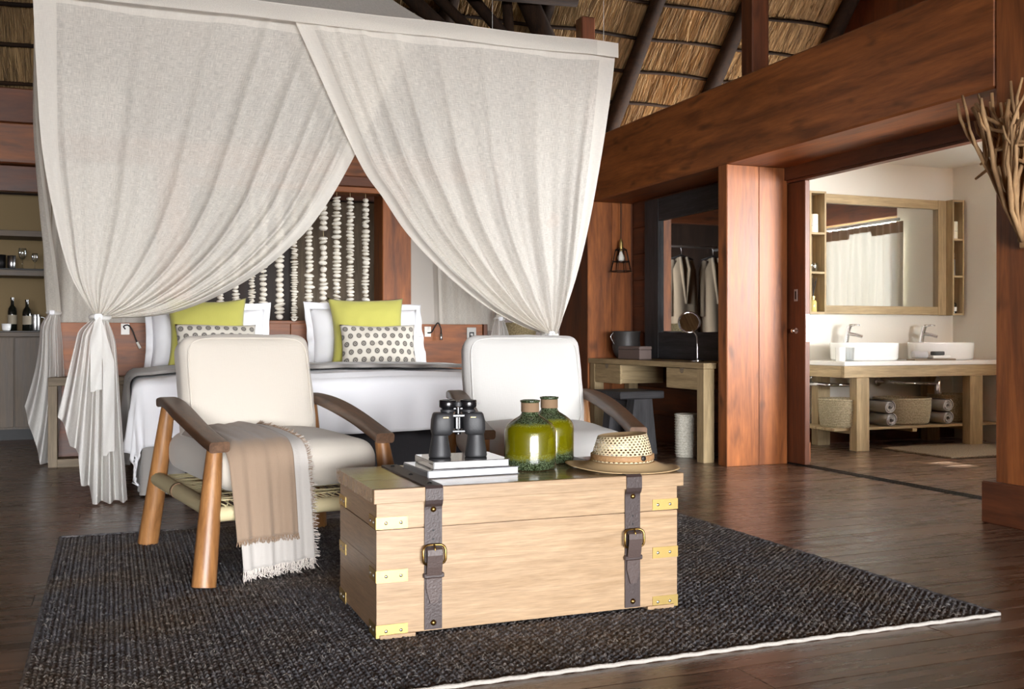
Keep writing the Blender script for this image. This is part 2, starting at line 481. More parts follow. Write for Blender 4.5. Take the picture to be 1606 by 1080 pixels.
M['sheer2'] = sheer('sheer_linen_gathered', S(244, 242, 238), 0.62, 0.96, hem=False)
M['sheer_roof'] = sheer('sheer_canopy_roof', S(200, 196, 190), 0.6, 0.95, hem=False)
M['curtain'] = sheer('linen_window_curtain', S(204, 198, 186), 0.995, 1.0, hem=False, trans=0.03)
# ================================================================ SETTING
def struct(name, bm, mat, label=None, smooth=False):
    o = ob(name, bm, mat, None, smooth); o['kind'] = 'structure'
    if label: o['label'] = label
    return o
def sbox(name, mat, *a, bev=0.0, label=None):
    return struct(name, box(B(), *a, bev=bev), mat, label)

# floor ----------------------------------------------------------
floor = sbox('floor', M['floor'], -3.6, 7.7, FRONT_Y, 10.95, -0.08, -0.0205, label='dark brown wooden plank floor')
plank_mesh = {}
for Ln in (1.3, 1.7, 2.1, 2.6):
    bm = box(B(), -Ln / 2 + 0.0012, Ln / 2 - 0.0012, -0.0912, 0.0912, -0.02, 0.0, 0.0015)
    me = bpy.data.meshes.new('plank'); bm.to_mesh(me); bm.free(); me.materials.append(M['floor']); plank_mesh[Ln] = me
PW = 0.185
def planks(x0, x1, y0, y1, skip=None):
    y = y0 + PW / 2
    while y < y1:
        x = x0 - (random.uniform(0, 1.4) if x0 < 0 else 0)
        first = True
        while x < x1:
            Ln = random.choice(list(plank_mesh))
            a, b = x, x + Ln
            x += Ln
            if skip and skip(a, b, y): continue
            if b > x1:
                if x1 - a < 0.05: continue
                me = bpy.data.meshes.new('plank'); bm = box(B(), -(x1 - a) / 2 + 0.0012, (x1 - a) / 2 - 0.0012, -0.0912, 0.0912, -0.02, 0.0, 0.0015)
                bm.to_mesh(me); bm.free(); me.materials.append(M['floor'])
                link('plank', me, None, floor, loc=((a + x1) / 2, y, 0)); continue
            cx, cy = (a + b) / 2, y
            link('plank', plank_mesh[Ln], None, floor, loc=(cx, cy, 0))
        y += PW
def skipA(a, b, y):
    if b < -0.12 * y - 1.2 or a > 4.75: return True      # never in the picture
    if y < 2.1 and b < -0.6: return True
    if 6.7 < y < 8.3 and a > 0.15 and b < 2.7: return True
    if 2.8 < y < 5.05 and a > -0.15 and b < 2.75: return True
    return False
planks(-2.2, 4.741, 1.75, 10.85, skipA)
def skipB(a, b, y): return a < 4.6
planks(4.832, 7.479, 3.95, 7.45, None)
track = sbox('trim_threshold', M['black'], 4.742, 4.83, 3.95, 6.38, -0.02, 0.003)
for x in (4.757, 4.8):
    ob('rail', box(B(), x, x + 0.014, 3.95, 6.38, 0.003, 0.008), M['black_metal'], track)

M['dkdeck'] = wood('dark_deck_boards', S(60, 49, 38), S(90, 74, 58), 'y', 0.7, 0.2)
# ground outside the open front
sbox('floor_deck', M['dkdeck'], -14, 16, -16, FRONT_Y, -0.14, -0.06, label='weathered deck outside the open front')

# roof -----------------------------------------------------------
RA = 13.75                      # z = RA - y on the back slope
def thatch_mat():
    n = N('dry_thatch')
    f = n.noise(n.coord((60, 2.2, 2.2), rnd=False), 1.0, 5, 0.65); g = n.noise(n.coord((6, 1.4, 1.4), rnd=False), 1, 3)
    c = n.ramp(f, [(0.25, S(62, 46, 28)), (0.5, S(140, 112, 74)), (0.8, S(196, 166, 120))])
    c = n.mix(0.4, c, n.ramp(g, [(0.3, (0.45, 0.42, 0.4, 1)), (0.7, (1.1, 1.1, 1.1, 1))]), 'MULTIPLY')
    n.set(Base_Color=c, Roughness=0.9); n.bump(f, 0.9, 0.02); return n.m
M['thatch'] = thatch_mat()
bm = B()
RY, RZ = 5.0, RA - 5.0
prism(bm, [(FRONT_Y - 0.3, HEAD), (RY, RZ), (11.2, RA - 11.2), (11.2, RA - 11.2 + 0.3), (RY, RZ + 0.3), (FRONT_Y - 0.3, HEAD + 0.3)], -3.8, 7.9, 'x')
ceiling = struct('ceiling', bm, M['thatch'], 'golden thatched roof seen from below')
bm = B()
for i in range(15000):           # single reeds hanging on the underside
    x = random.uniform(-1.6, 7.6); y = random.uniform(8.7, 10.7)
    if x < 3.0 and x > -0.2 and random.random() < 0.8: continue
    L_ = random.uniform(0.25, 0.5); w = random.uniform(0.004, 0.008); sk = random.gauss(0, 0.035); d = random.uniform(0.005, 0.03)
    p = Vector((x, y, RA - y - d)); q = Vector((x + sk, y + L_ * 0.7, RA - y - L_ * 0.7 - d - random.uniform(-0.006, 0.015)))
    s = Vector((w, 0, 0)); k = Vector((0, -0.006, -0.006))
    a, b, c, e = [bm.verts.new(v) for v in (p - s, p + s, q + s, q - s)]
    m1, m2 = bm.verts.new(p + k), bm.verts.new(q + k)
    bm.faces.new((a, m1, m2, e)); bm.faces.new((m1, b, c, m2))
ob('thatch_reeds', bm, M['thatch'], ceiling, kind='stuff')
y = 8.72
while y < 10.7:                  # laths
    pts = [(x, y + 0.012 * math.sin(x * 3 + y * 7), RA - y - 0.05 + 0.01 * math.sin(x * 5.1 + y)) for x in [(-1.8 + 0.25 * i) for i in range(39)]]
    ob('lath', tube(B(), pts, 0.02, 6), M['pole_x'], ceiling, True)
    # bindings
    y += 0.281
for x in (-2.2, -1.05, 0.1, 1.1, 2.15, 3.05, 4.05, 5.2, 6.25, 7.48):
    dx = 0.05 if x > 4.5 else 0.0
    pts = [(x - dx + dx * 2 * i / 8, RY + (10.75 - RY) * i / 8, RA - (RY + (10.75 - RY) * i / 8) - 0.17) for i in range(9)]
    ob('rafter', tube(B(), pts, [0.085 + 0.01 * math.sin(i * 2.1 + x) for i in range(9)], 10), M['pole_y'], ceiling, True)
for (a, b, r) in (((2.3, 4.2), (3.02, 3.62), .07), ((2.7, 4.12), (3.33, 3.60), .05), ((3.0, 4.2), (3.56, 3.66), .055), ((3.55, 4.35), (3.98, 3.55), .1), ((3.42, 4.6), (3.5, 3.5), .05)):
    ob('truss_brace', tube(B(), [(a[0], 8.9, a[1]), ((a[0] + b[0]) / 2, 8.91, (a[1] + b[1]) / 2), (b[0], 8.9, b[1])], r, 10), M['pole_z'], ceiling, True)
ob('truss_tie', tube(B(), [(2.2, 8.75, 4.06), (3.0, 8.75, 4.09), (4.1, 8.75, 4.14)], 0.06, 10), M['pole_x'], ceiling, True)
ob('roof_post', box(B(), 4.42, 4.57, 6.36, 6.51, 2.825, 6.9, 0.01), M['dkred_z'], ceiling)
ob('roof_post', box(B(), 4.42, 4.57, 9.3, 9.45, 2.825, 4.2, 0.01), M['dkred_z'], ceiling)

BYB_ = 7.5
# outer walls ------------------------------------------------------
bm = prism(B(), [(FRONT_Y, -0.07), (10.95, -0.07), (10.95, RA - 10.95 + 0.15), (RY, RZ + 0.15), (FRONT_Y, HEAD + 0.2)], -3.65, -3.55, 'x')
struct('wall_left', bm, M['dkred_z'], 'dark timber gable wall')
bm = prism(B(), [(FRONT_Y, 2.62), (10.95, 2.62), (10.95, RA - 10.95 + 0.15), (RY, RZ + 0.15), (FRONT_Y, HEAD + 0.2)], 7.66, 7.76, 'x')
struct('wall_gable', bm, M['dkred_z'], 'timber gable above the bathroom')
sbox('wall_back', M['darkwall'], -3.55, 7.66, 10.86, 10.96, -0.07, 3.0, label='dark wall behind the dressing area')
wb = sbox('trim_back', M['dkred_x'], -3.55, 4.2, 10.40, 10.56, 2.93, 3.25, bev=0.01, label='dark header beam over the drinks bar')
ob('beam', box(B(), -3.55, 4.2, 10.36, 10.58, 2.55, 2.92, 0.01), M['red_x'], wb)
ob('beam', box(B(), -3.55, 4.2, 10.44, 10.54, 2.3, 2.54, 0.006), M['dkred_x'], wb)

wo = sbox('wall_outer_added', M['dkred_z'], 7.58, 7.66, BYB_, 8.0, -0.07, 2.7, label='unseen outer timber wall with an opening added to light the thatch')  # unseen wall added against stray sun; its opening lights the thatch
ob('wall_panel', box(B(), 7.58, 7.66, 10.4, 10.96, -0.07, 2.7), M['dkred_z'], wo)
ob('wall_panel', box(B(), 7.58, 7.66, 8.0, 10.4, -0.07, 0.9), M['dkred_z'], wo)
ob('wall_panel', box(B(), 7.58, 7.66, 8.0, 10.4, 2.4, 2.7), M['dkred_z'], wo)
sbox('wall_attic_light_block', M['dkred_x'], 4.3, 7.66, 3.7, 3.8, 2.6, 8.3, label='unseen timber wall added to keep daylight out of the roof')  # added out of view to stop daylight spilling onto the thatch
# headboard partition ----------------------------------------------
wh = sbox('wall_headboard', M['plaster_w'], 2.396, 3.08, 8.52, 8.62, 0, 2.3, label='grey plaster partition beside the bed head')
ob('plaster_panel', box(B(), -0.42, 0.33, 8.52, 8.62, 0, 2.3), M['plaster_w'], wh)
for x0, x1 in ((2.144, 2.396), (0.33, 0.58)):
    ob('column', box(B(), x0, x1, 8.45, 8.75, 0, 2.3, 0.006), M['red_z'], wh)
ob('header_beam', box(B(), -0.42, 3.08, 8.44, 8.74, 2.3, 2.5, 0.008), M['red_x'], wh)
ob('header_ledge', box(B(), 0.58, 2.144, 8.40, 8.66, 2.215, 2.30, 0.006), M['dkred_x'], wh)
ob('hanging_rail', box(B(), 0.58, 2.144, 8.42, 8.60, 2.165, 2.213, 0.004), M['red_x'], wh)
ob('dado', box(B(), 0.58, 2.144, 8.5, 8.64, 0, 1.09, 0.004), M['red_x'], wh)
# wardrobe behind the opening
wr = thing('wardrobe', 'tall dark wardrobe seen behind the hanging stone strands', 'wardrobe', (0, 0, 0))
for i, (x0, x1, y) in enumerate(((0.3, 0.9, 9.3), (0.92, 1.5, 9.3), (1.52, 2.3, 9.3))):
    ob('door', box(B(), x0, x1, y, y + 0.03, 0.05, 2.2, 0.004), M['darkwall'] if i < 2 else M['wthr_z'], wr)
ob('carcass', box(B(), 0.3, 2.3, 9.335, 9.75, 0, 2.22), M['darkwall'], wr)

# right hand side: beam, post, pilaster, alcove, column -----------------
bm = box(B(), 4.2, 4.85, 3.93, 10.8, 2.225, 2.825, 0.012)
struct('trim_beam', bm, M['red_y'], 'massive reddish brown timber beam')
post = sbox('trim_post', M['dkred_z'], 4.222, 4.74, 6.392, 6.49, 0, 2.224, label='broad vertical board post by the bathroom')
for x0, x1 in ((4.21, 4.487), (4.489, 4.742)):
    ob('board', box(B(), x0, x1, 6.377, 6.391, 0, 2.224, 0.003), M['red_z'], post)
ob('board', box(B(), 4.207, 4.221, 6.38, 6.49, 0, 2.224, 0.003), M['red_z'], post)
pil = sbox('trim_pilaster', M['dkred_z'], 4.15, 4.70, 8.622, 9.25, 0, 2.224, label='timber board pilaster at the end of the desk')
for x0, x1 in ((4.15, 4.402), (4.404, 4.607)):
    ob('board', box(B(), x0, x1, 8.602, 8.62, 0, 2.224, 0.003), M['red_z'], pil)
alc = sbox('wall_alcove', M['dkred_y'], 4.64, 4.69, 6.492, 8.62, 0, 2.224, label='dark timber wall behind the desk')
for i in range(9):
    ob('board', box(B(), 4.625, 4.639, 6.492, 8.601, 0.002 + i * 0.248, 0.002 + i * 0.248 + 0.245, 0.003), M['dkred_y'], alc)
col = sbox('trim_column', M['red_z'], 4.2, 4.8, 3.3, 3.93, 0, 4.6, bev=0.008, label='heavy square timber column')
ob('plinth', box(B(), 4.165, 4.86, 3.24, 3.99, 0, 0.215, 0.008), M['dkred_y'], col)
sbox('wall_right', M['dkred_z'], 4.3, 4.4, FRONT_Y, 3.3, -0.07, 8.0, label='timber wall towards the open front')
sbox('wall_right_upper', M['dkred_z'], 4.2, 4.3, FRONT_Y, 3.3, 2.9, 4.6) if False else None
hd = sbox('door_frame', M['dkred_y'], 4.715, 4.82, 3.93, 6.38, 2.13, 2.225, label='dark lintel over the bathroom opening')
ob('stop', box(B(), 4.735, 4.80, 3.93, 6.38, 2.112, 2.129), M['dkred_y'], hd)

# sliding bathroom door ---------------------------------------------------
dr = thing('sliding_door', 'dark timber sliding door slid open at the bathroom entrance', 'door', (4.775, 6.18, 0))
ob('leaf', box(B(), -0.022, 0.022, 0, 0.95, 0.01, 2.11, 0.004), M['dkred_z'], dr)
fp = ob('flush_pull', box(B(), -0.027, -0.0222, 0.085, 0.125, 1.22, 1.31, 0.002), M['steel'], dr)
ob('recess', box(B(), -0.0285, -0.0272, 0.097, 0.113, 1.235, 1.295), M['black'], fp)
sp_ = ob('strike_plate', box(B(), -0.014, 0.014, -0.003, -0.0002, 0.92, 1.12), M['steel'], dr)
ob('slot', box(B(), -0.005, 0.005, -0.0042, -0.0031, 0.97, 1.07), M['black'], sp_)
kn = ob('knob', lathe(B(), [(0.006, 0), (0.006, 0.02), (0.016, 0.028), (0.018, 0.036), (0.012, 0.044), (0.002, 0.046)], 16), M['chrome'], dr, True)
kn.location = (-0.024, 0.10, 1.0); kn.rotation_euler = (0, -R(90), 0)
ob('rose', lathe(B(), [(0.022, 0), (0.022, 0.004)], 20), M['chrome'], dr, loc=(-0.022, 0.10, 1.0), rot=(0, -R(90), 0))

# bathroom shell ---------------------------------------------------------
BX, BYB = 7.48, 7.5
sbox('wall_bath_back', M['plaster'], 4.83, BX + 0.1, BYB, BYB + 0.1, -0.05, 2.62, label='cream white bathroom wall behind the basins')
# the right wall with the window opening
w = sbox('wall_bath_right', M['plaster'], BX, BX + 0.1, 6.62, BYB, -0.05, 2.62, label='white bathroom side wall')
ob('wall_panel', box(B(), BX, BX + 0.1, 3.82, 4.3, -0.05, 2.62), M['plaster'], w)
ob('wall_panel', box(B(), BX, BX + 0.1, 4.3, 6.62, 2.2, 2.62), M['dkred_y'], w)
ob('wall_panel', box(B(), BX, BX + 0.1, 4.3, 6.62, -0.05, 0.93), M['plaster'], w)
wf = sbox('wall_bath_front', M['plaster'], 4.81, 5.4, 3.82, 3.93, -0.05, 2.62, label='bathroom wall towards the deck with an opening added for daylight')  # opening between these panels is added, unseen, to light the mirror wall
ob('wall_panel', box(B(), 7.1, BX, 3.82, 3.93, -0.05, 2.62), M['plaster'], wf)
ob('wall_panel', box(B(), 5.4, 7.1, 3.82, 3.93, 2.15, 2.62), M['plaster'], wf)
ob('wall_panel', box(B(), 5.4, 7.1, 3.82, 3.93, -0.05, 0.95), M['plaster'], wf)
sbox('wall_bath_left', M['plaster'], 4.905, 4.95, 6.49, BYB, -0.05, 2.62, label='bathroom side of the alcove wall')
cb = sbox('ceiling_bath', M['plaster'], 4.76, BX + 0.1, 3.82, BYB + 0.1, 2.60, 2.68, label='white bathroom ceiling')
ob('bulkhead', box(B(), 5.0, BX, 6.1, BYB, 2.56, 2.599, 0.003), M['plaster'], cb)
sbox('baseboard_bath', M['dkred_x'], 4.95, BX, BYB - 0.02, BYB, 0.0, 0.16, label='dark timber skirting in the bathroom')
ob('skirting_block', box(B(), 4.905, 4.965, 6.385, 6.49, 0.0, 0.15, 0.004), M['red_z'], bpy.data.objects['baseboard_bath'])
win = sbox('window_1', M['oak_z'], BX + 0.03, BX + 0.08, 4.3, 4.35, 0.93, 2.2, label='bathroom window behind linen curtain')
ob('window_frame', box(B(), BX + 0.03, BX + 0.08, 6.57, 6.62, 0.93, 2.2), M['oak_z'], win)
ob('window_frame', box(B(), BX + 0.03, BX + 0.08, 4.35, 6.57, 2.15, 2.2), M['oak_y'], win)
ob('window_frame', box(B(), BX + 0.03, BX + 0.08, 4.35, 6.57, 0.93, 0.96), M['oak_y'], win)
ob('mullion', box(B(), BX + 0.04, BX + 0.07, 5.43, 5.47, 0.96, 2.15), M['oak_z'], win)
for ya, yb in ((4.35, 5.43), (5.47, 6.57)): ob('pane', box(B(), BX + 0.053, BX + 0.057, ya, yb, 0.96, 2.15), M['glass'], win)
# curtain
ct = thing('window_curtain', 'pleated grey linen curtain hanging at the bathroom window', 'curtain', (7.43, 0, 0))
def cf(u, v):
    y = 4.28 + u * 2.48
    z = 2.12 - v * (1.9 if not 5.95 < y < 6.3 else 1.09)
    a = 0.012 + 0.022 * v
    return Vector((a * math.sin(u * 2 * math.pi * 22) + 0.01 * math.sin(u * 31 + v * 3), y + 0.01 * math.sin(v * 5 + u * 40), z))
ob('cloth', sheet(B(), 260, 12, cf), M['curtain'], ct, True)
ob('heading', sheet(B(), 260, 2, lambda u, v: cf(u, v * 0.06) + Vector((-0.004, 0, 0.005))), M['taupe'], ct, True)
ob('rail', tube(B(), [(0, 4.2, 2.15), (0, 6.7, 2.15)], 0.018, 10), M['steel'], ct, True)
# ================================================================ RUG
rug = thing('rug', 'large charcoal braided wool rug under the armchairs and chest', 'rug', (0, 0, 0))
def rug_mat():
    n = N('braided_charcoal_wool')
    f = n.noise(n.coord(rnd=False), 55, 3, 0.7); g = n.noise(n.coord(rnd=False), 2.2, 3)
    c = n.ramp(f, [(0.3, S(54, 53, 56)), (0.55, S(108, 107, 112)), (0.75, S(158, 155, 156))])
    c2 = n.ramp(f, [(0.3, S(64, 56, 50)), (0.55, S(118, 106, 94)), (0.75, S(166, 152, 136))])
    n.set(Base_Color=n.mix(n.ramp(g, [(0.42, (0, 0, 0, 1)), (0.68, (1, 1, 1, 1))]), c, c2), Roughness=0.95)
    n.bump(n.noise(n.coord(rnd=False), 300, 2), 0.6, 0.003); return n.m
M['rug'] = rug_mat()
RX0, RX1, RY0, RY1 = -0.225, 2.82, 2.62, 5.24
ob('backing', box(B(), RX0 + 0.01, RX1 - 0.01, RY0 + 0.01, RY1 - 0.01, 0.0005, 0.007), M['rug'], rug)
bm = B()
dxs, dys = 0.031, 0.026
nx, ny = int((RX1 - RX0) / dxs), int((RY1 - RY0) / dys)
for i in range(nx):
    for j in range(ny):
        for sgn in (-1, 1):
            cx = RX0 + (i + 0.5) * dxs + sgn * 0.0072; cy = RY0 + (j + 0.5 + (0.5 if sgn > 0 else 0)) * dys
            if cy > RY1 - 0.01: continue
            cx += random.gauss(0, 0.0008); cy += random.gauss(0, 0.001)
            a = sgn * 0.55 + random.gauss(0, 0.12); ca, sa = math.cos(a), math.sin(a)
            l, w, h = 0.017, 0.0078, 0.0125 + random.uniform(-0.0015, 0.002)
            pts = [(-l, 0, 0.004), (0, -w, 0.005), (l, 0, 0.004), (0, w, 0.005)]
            V = [bm.verts.new((cx + x * (-sa) + y_ * ca, cy + x * ca + y_ * sa, z)) for x, y_, z in pts]
            t1 = bm.verts.new((cx - sa * -0.006, cy + ca * -0.006, h)); t2 = bm.verts.new((cx - sa * 0.006, cy + ca * 0.006, h))
            bm.faces.new((V[0], V[1], t1)); bm.faces.new((V[1], V[2], t2)); bm.faces.new((V[1], t2, t1))
            bm.faces.new((V[2], V[3], t2)); bm.faces.new((V[3], V[0], t1)); bm.faces.new((V[3], t1, t2))
o = ob('braids', bm, M['rug'], rug, True, kind='stuff')
hem = plain('pale_rug_binding', S(176, 170, 162), 0.95, bump=0.8, bscale=120)
def edge_pts(a, b, n_):
    return [(a[0] + (b[0] - a[0]) * i / n_, a[1] + (b[1] - a[1]) * i / n_, 0.007 + 0.0012 * math.sin(i * 1.7)) for i in range(n_ + 1)]
ob('front_binding', tube(B(), edge_pts((RX0, RY0), (RX1, RY0), 120), 0.007, 6), hem, rug, True)
for a, b in (((RX0, RY0), (RX0, RY1)), ((RX0, RY1), (RX1, RY1)), ((RX1, RY1), (RX1, RY0))):
    ob('binding', tube(B(), edge_pts(a, b, 90), 0.007, 6), M['rug'], rug, True)
bm = B()
for i in range(2600):
    x = random.uniform(RX0 + 0.02, RX1 - 0.02); y = RY0 + 0.02 + (RY1 - RY0 - 0.04) * random.random() ** 1.3
    a = random.uniform(0, 6.28); l = random.uniform(0.006, 0.022); w = 0.0003
    p = Vector((x, y, 0.0125)); d = Vector((math.cos(a), math.sin(a), 0)) * l; up = Vector((0, 0, random.uniform(0.002, 0.012)))
    q, r_ = p + d * 0.5 + up, p + d + up * 0.2
    tube(bm, [p, q, r_], w, 3, False)
ob('loose_fibres', bm, plain('pale_sisal_fibre', S(160, 152, 142), 0.8), rug, kind='stuff')

# ================================================================ TRUNK
ZR = 0.0128
tr = thing('trunk', 'blond oak trunk with brass corners and two leather straps on the rug', 'trunk', (0, 0, 0))
X0, X1, Y0, Y1 = 0.768, 1.843, 3.103, 3.645
ob('carcass', box(B(), X0 + 0.012, X1 - 0.012, Y0 + 0.012, Y1 - 0.002, 0.022, 0.43), M['chest_x'], tr)
zs = [0.02, 0.128, 0.236, 0.3475]
for a, b in zip(zs, zs[1:]):
    ob('front_board', box(B(), X0, X1, Y0, Y0 + 0.0118, a + 0.0001, b - 0.0001), M['chest_x'], tr)
    for xa, xb in ((X0 + 0.0002, X0 + 0.0118), (X1 - 0.0118, X1 - 0.0002)):
        ob('side_board', box(B(), xa, xb, Y0 + 0.0122, Y1, a + 0.0004, b - 0.0004, 0.0006), M['chest_y'], tr)
bm = box(B(), X0, X1, Y0, Y0 + 0.0118, 0.3505, 0.4315, 0.001); ob('lid_front', bm, M['chest_x'], tr)
for xa, xb in ((X0 + 0.0002, X0 + 0.0118), (X1 - 0.0118, X1 - 0.0002)):
    ob('lid_side', box(B(), xa, xb, Y0 + 0.0122, Y1, 0.3505, 0.4315, 0.001), M['chest_y'], tr)
ob('lid_edge', box(B(), 0.757, 1.862, 3.09, 3.112, 0.432, 0.4768, 0.0015), M['chest_x'], tr)
nb = 8
for i in range(nb):
    ya = 3.1125 + (3.66 - 3.1125) * i / nb; yb = 3.1125 + (3.66 - 3.1125) * (i + 1) / nb
    ob('lid_board', box(B(), 0.757, 1.862, ya + 0.0002, yb - 0.0002, 0.432, 0.4765, 0.0006), M['lidwood'], tr)
for xa, xb in ((0.777, 0.892), (1.722, 1.826)):
    for ya, yb in ((3.094, 3.19), (3.55, 3.64)):
        ob('foot', box(B(), xa, xb, ya, yb, ZR - 0.004, 0.0215, 0.001), M['chest_x'], tr)
bracket_z = [(0.351, 0.388), (0.184, 0.222), (0.012, 0.052)]
def screw_mesh():
    return lathe(B(), [(0.0055, 0), (0.005, 0.0018), (0.003, 0.003), (0.0005, 0.0034)], 10)
smm = None
def screws(parent, spots):
    global smm
    for p, rot in spots:
        if smm is None:
            o = ob('screw', screw_mesh(), M['steel'], parent, True, loc=p, rot=rot); smm = o.data
        else: link('screw', smm, None, parent, loc=p, rot=rot)
for za, zb in bracket_z:
    zm = (za + zb) / 2
    for xs, cxn in ((X0, 1), (X1, -1)):
        # L plate wrapping the front corner
        bm = B(); t = 0.0022
        xa, xb = (xs - t, xs + 0.1) if cxn > 0 else (xs - 0.098, xs + t)
        pts = [(xa, Y0 - t), (xb, Y0 - t), (xb, Y0), (xs, Y0), (xs, Y0 + 0.09), (xs - t, Y0 + 0.09)] if cxn > 0 else [(xa, Y0 - t), (xb, Y0 - t), (xb, Y0 + 0.09), (xs, Y0 + 0.09), (xs, Y0), (xa, Y0)]
        o = ob('corner_bracket', prism(bm, pts, za, zb, 'z'), M['brass'], tr)
        screws(o, [((xs + cxn * 0.03, Y0 - t, zm), (R(90), 0, 0)), ((xs + cxn * 0.078, Y0 - t, zm), (R(90), 0, 0)),
                   ((xs - cxn * t, Y0 + 0.03, zm), (0, -cxn * R(90), 0)), ((xs - cxn * t, Y0 + 0.07, zm), (0, -cxn * R(90), 0))])
        pts = [(xs - cxn * t, Y1 - 0.1), (xs, Y1 - 0.1), (xs, Y1 + t), (xs - cxn * t, Y1 + t)]
        o = ob('corner_bracket', prism(B(), pts, za, zb, 'z'), M['brass'], tr)
        screws(o, [((xs - cxn * t, Y1 - 0.07, zm), (0, -cxn * R(90), 0)), ((xs - cxn * t, Y1 - 0.03, zm), (0, -cxn * R(90), 0))])
def ribbon(bm, pts, x0, x1, t):
    """strap of thickness t following (y, z) points"""
    n_ = len(pts); out = []
    for i, p in enumerate(pts):
        a, b = Vector(pts[max(i - 1, 0)]), Vector(pts[min(i + 1, n_ - 1)])
        d = (b - a).normalized(); nrm = Vector((-d.y, d.x))
        out.append(Vector(p) + nrm * t)
    poly = list(pts) + [tuple(q) for q in out[::-1]]
    prism(bm, poly, x0, x1, 'x'); return bm
def strap(x0, x1, zsft=0.0):
    xm = (x0 + x1) / 2
    path = [(3.652, 0.4772), (3.4, 0.4772), (3.11, 0.4772), (3.094, 0.4768), (3.0885, 0.472), (3.0885, 0.436), (3.092, 0.425), (3.1005, 0.415), (3.1018, 0.405), (3.1018, 0.235), (3.1018, 0.024)]
    s = ob('strap', ribbon(B(), path, x0, x1, -0.0045), M['leather'], tr)
    # tongue: bulges over the buckle bar then lies flat with a pointed tip
    yk = 3.0965
    bm = B(); xa, xb = x0 + 0.004, x1 - 0.004
    prof = [(3.094, 0.272), (3.086, 0.282), (3.080, 0.278), (3.078, 0.262), (3.084, 0.225), (3.090, 0.20), (3.0955, 0.185)]
    ribbon(bm, prof, xa, xb, -0.004)
    o = ob('tongue', bm, M['leather2'], s)
    bm = B(); prism(bm, [(xa, 0.186), (xa, 0.155), (xm - 0.012, 0.108), (xm + 0.012, 0.108), (xb, 0.155), (xb, 0.186)], 3.0908, 3.0968, 'y')
    ob('tongue_tip', bm, M['leather2'], s)
    bm = box(B(), x0 - 0.005, x1 + 0.005, 3.087, 3.1022, 0.188, 0.204, 0.003); ob('keeper', bm, M['leather'], s)
    # buckle ring
    pts = []
    for k in range(28):
        a = 2 * math.pi * k / 28
        ex = math.copysign(abs(math.cos(a)) ** 0.5, math.cos(a)) * (x1 - x0 + 0.016) / 2; ez = math.copysign(abs(math.sin(a)) ** 0.5, math.sin(a)) * 0.031
        pts.append((xm + ex, 3.088 - 0.004 * math.cos(a * 2), 0.262 + ez))
    b = ob('buckle', tube(B(), pts, 0.0042, 8, closed=True), M['antique'], s, True)
    ob('prong', tube(B(), [(xm, 3.084, 0.262), (xm, 3.077, 0.28), (xm, 3.084, 0.294)], 0.0026, 6), M['antique'], s, True)
    for z, y in ((0.405, 3.0973), (0.045, 3.0973)):
        ob('stud', lathe(B(), [(0.0095, 0), (0.009, 0.003), (0.006, 0.006), (0.0012, 0.0075)], 14), M['antique'], s, True, loc=(xm, y, z), rot=(R(90), 0, 0))
    for z in (0.338, 0.310): ob('eyelet', lathe(B(), [(0.0035, 0), (0.0035, 0.0006)], 10), M['black'], s, loc=(xm, 3.0973, z), rot=(R(90), 0, 0))
    for z in (0.246, 0.227): ob('eyelet', lathe(B(), [(0.003, 0), (0.003, 0.0012)], 10), M['black'], s, loc=(xm, 3.0785 if z > 0.24 else 3.0822, z), rot=(R(85), 0, 0))
    for y in (3.14, 3.36, 3.6): ob('stud', lathe(B(), [(0.0085, 0), (0.007, 0.003), (0.001, 0.005)], 12), M['black_metal'], s, True, loc=(xm, y, 0.4816))
strap(0.922, 0.980)
strap(1.636, 1.694)

# ================================================================ THINGS ON THE TRUNK
ZT = 0.477
def book(name, label, w, d, h, loc, rz, cover):
    t = thing(name, label, 'book', loc, rz, 'coffee-table books on the trunk')
    ob('pages', box(B(), -w / 2 + 0.006, w / 2 - 0.004, -d / 2 + 0.004, d / 2 - 0.004, 0.003, h - 0.003), M['paper'], t)
    ob('cover', box(B(), -w / 2, w / 2, -d / 2, d / 2, h - 0.003, h, 0.0008), cover, t)
    ob('cover', box(B(), -w / 2, w / 2, -d / 2, d / 2, 0, 0.003, 0.0008), cover, t)
    ob('spine', box(B(), -w / 2 - 0.001, -w / 2 + 0.004, -d / 2, d / 2, 0.0031, h - 0.0031, 0.0008), cover, t)
    return t
book('book', 'wider grey book at the bottom of the pair on the trunk', 0.335, 0.265, 0.026, (1.146, 3.405, ZT + 0.0005), R(2), M['cover_a'])
book('book', 'smaller glossy book under the binoculars', 0.275, 0.235, 0.026, (1.150, 3.405, ZT + 0.027), R(-1), M['cover_b'])

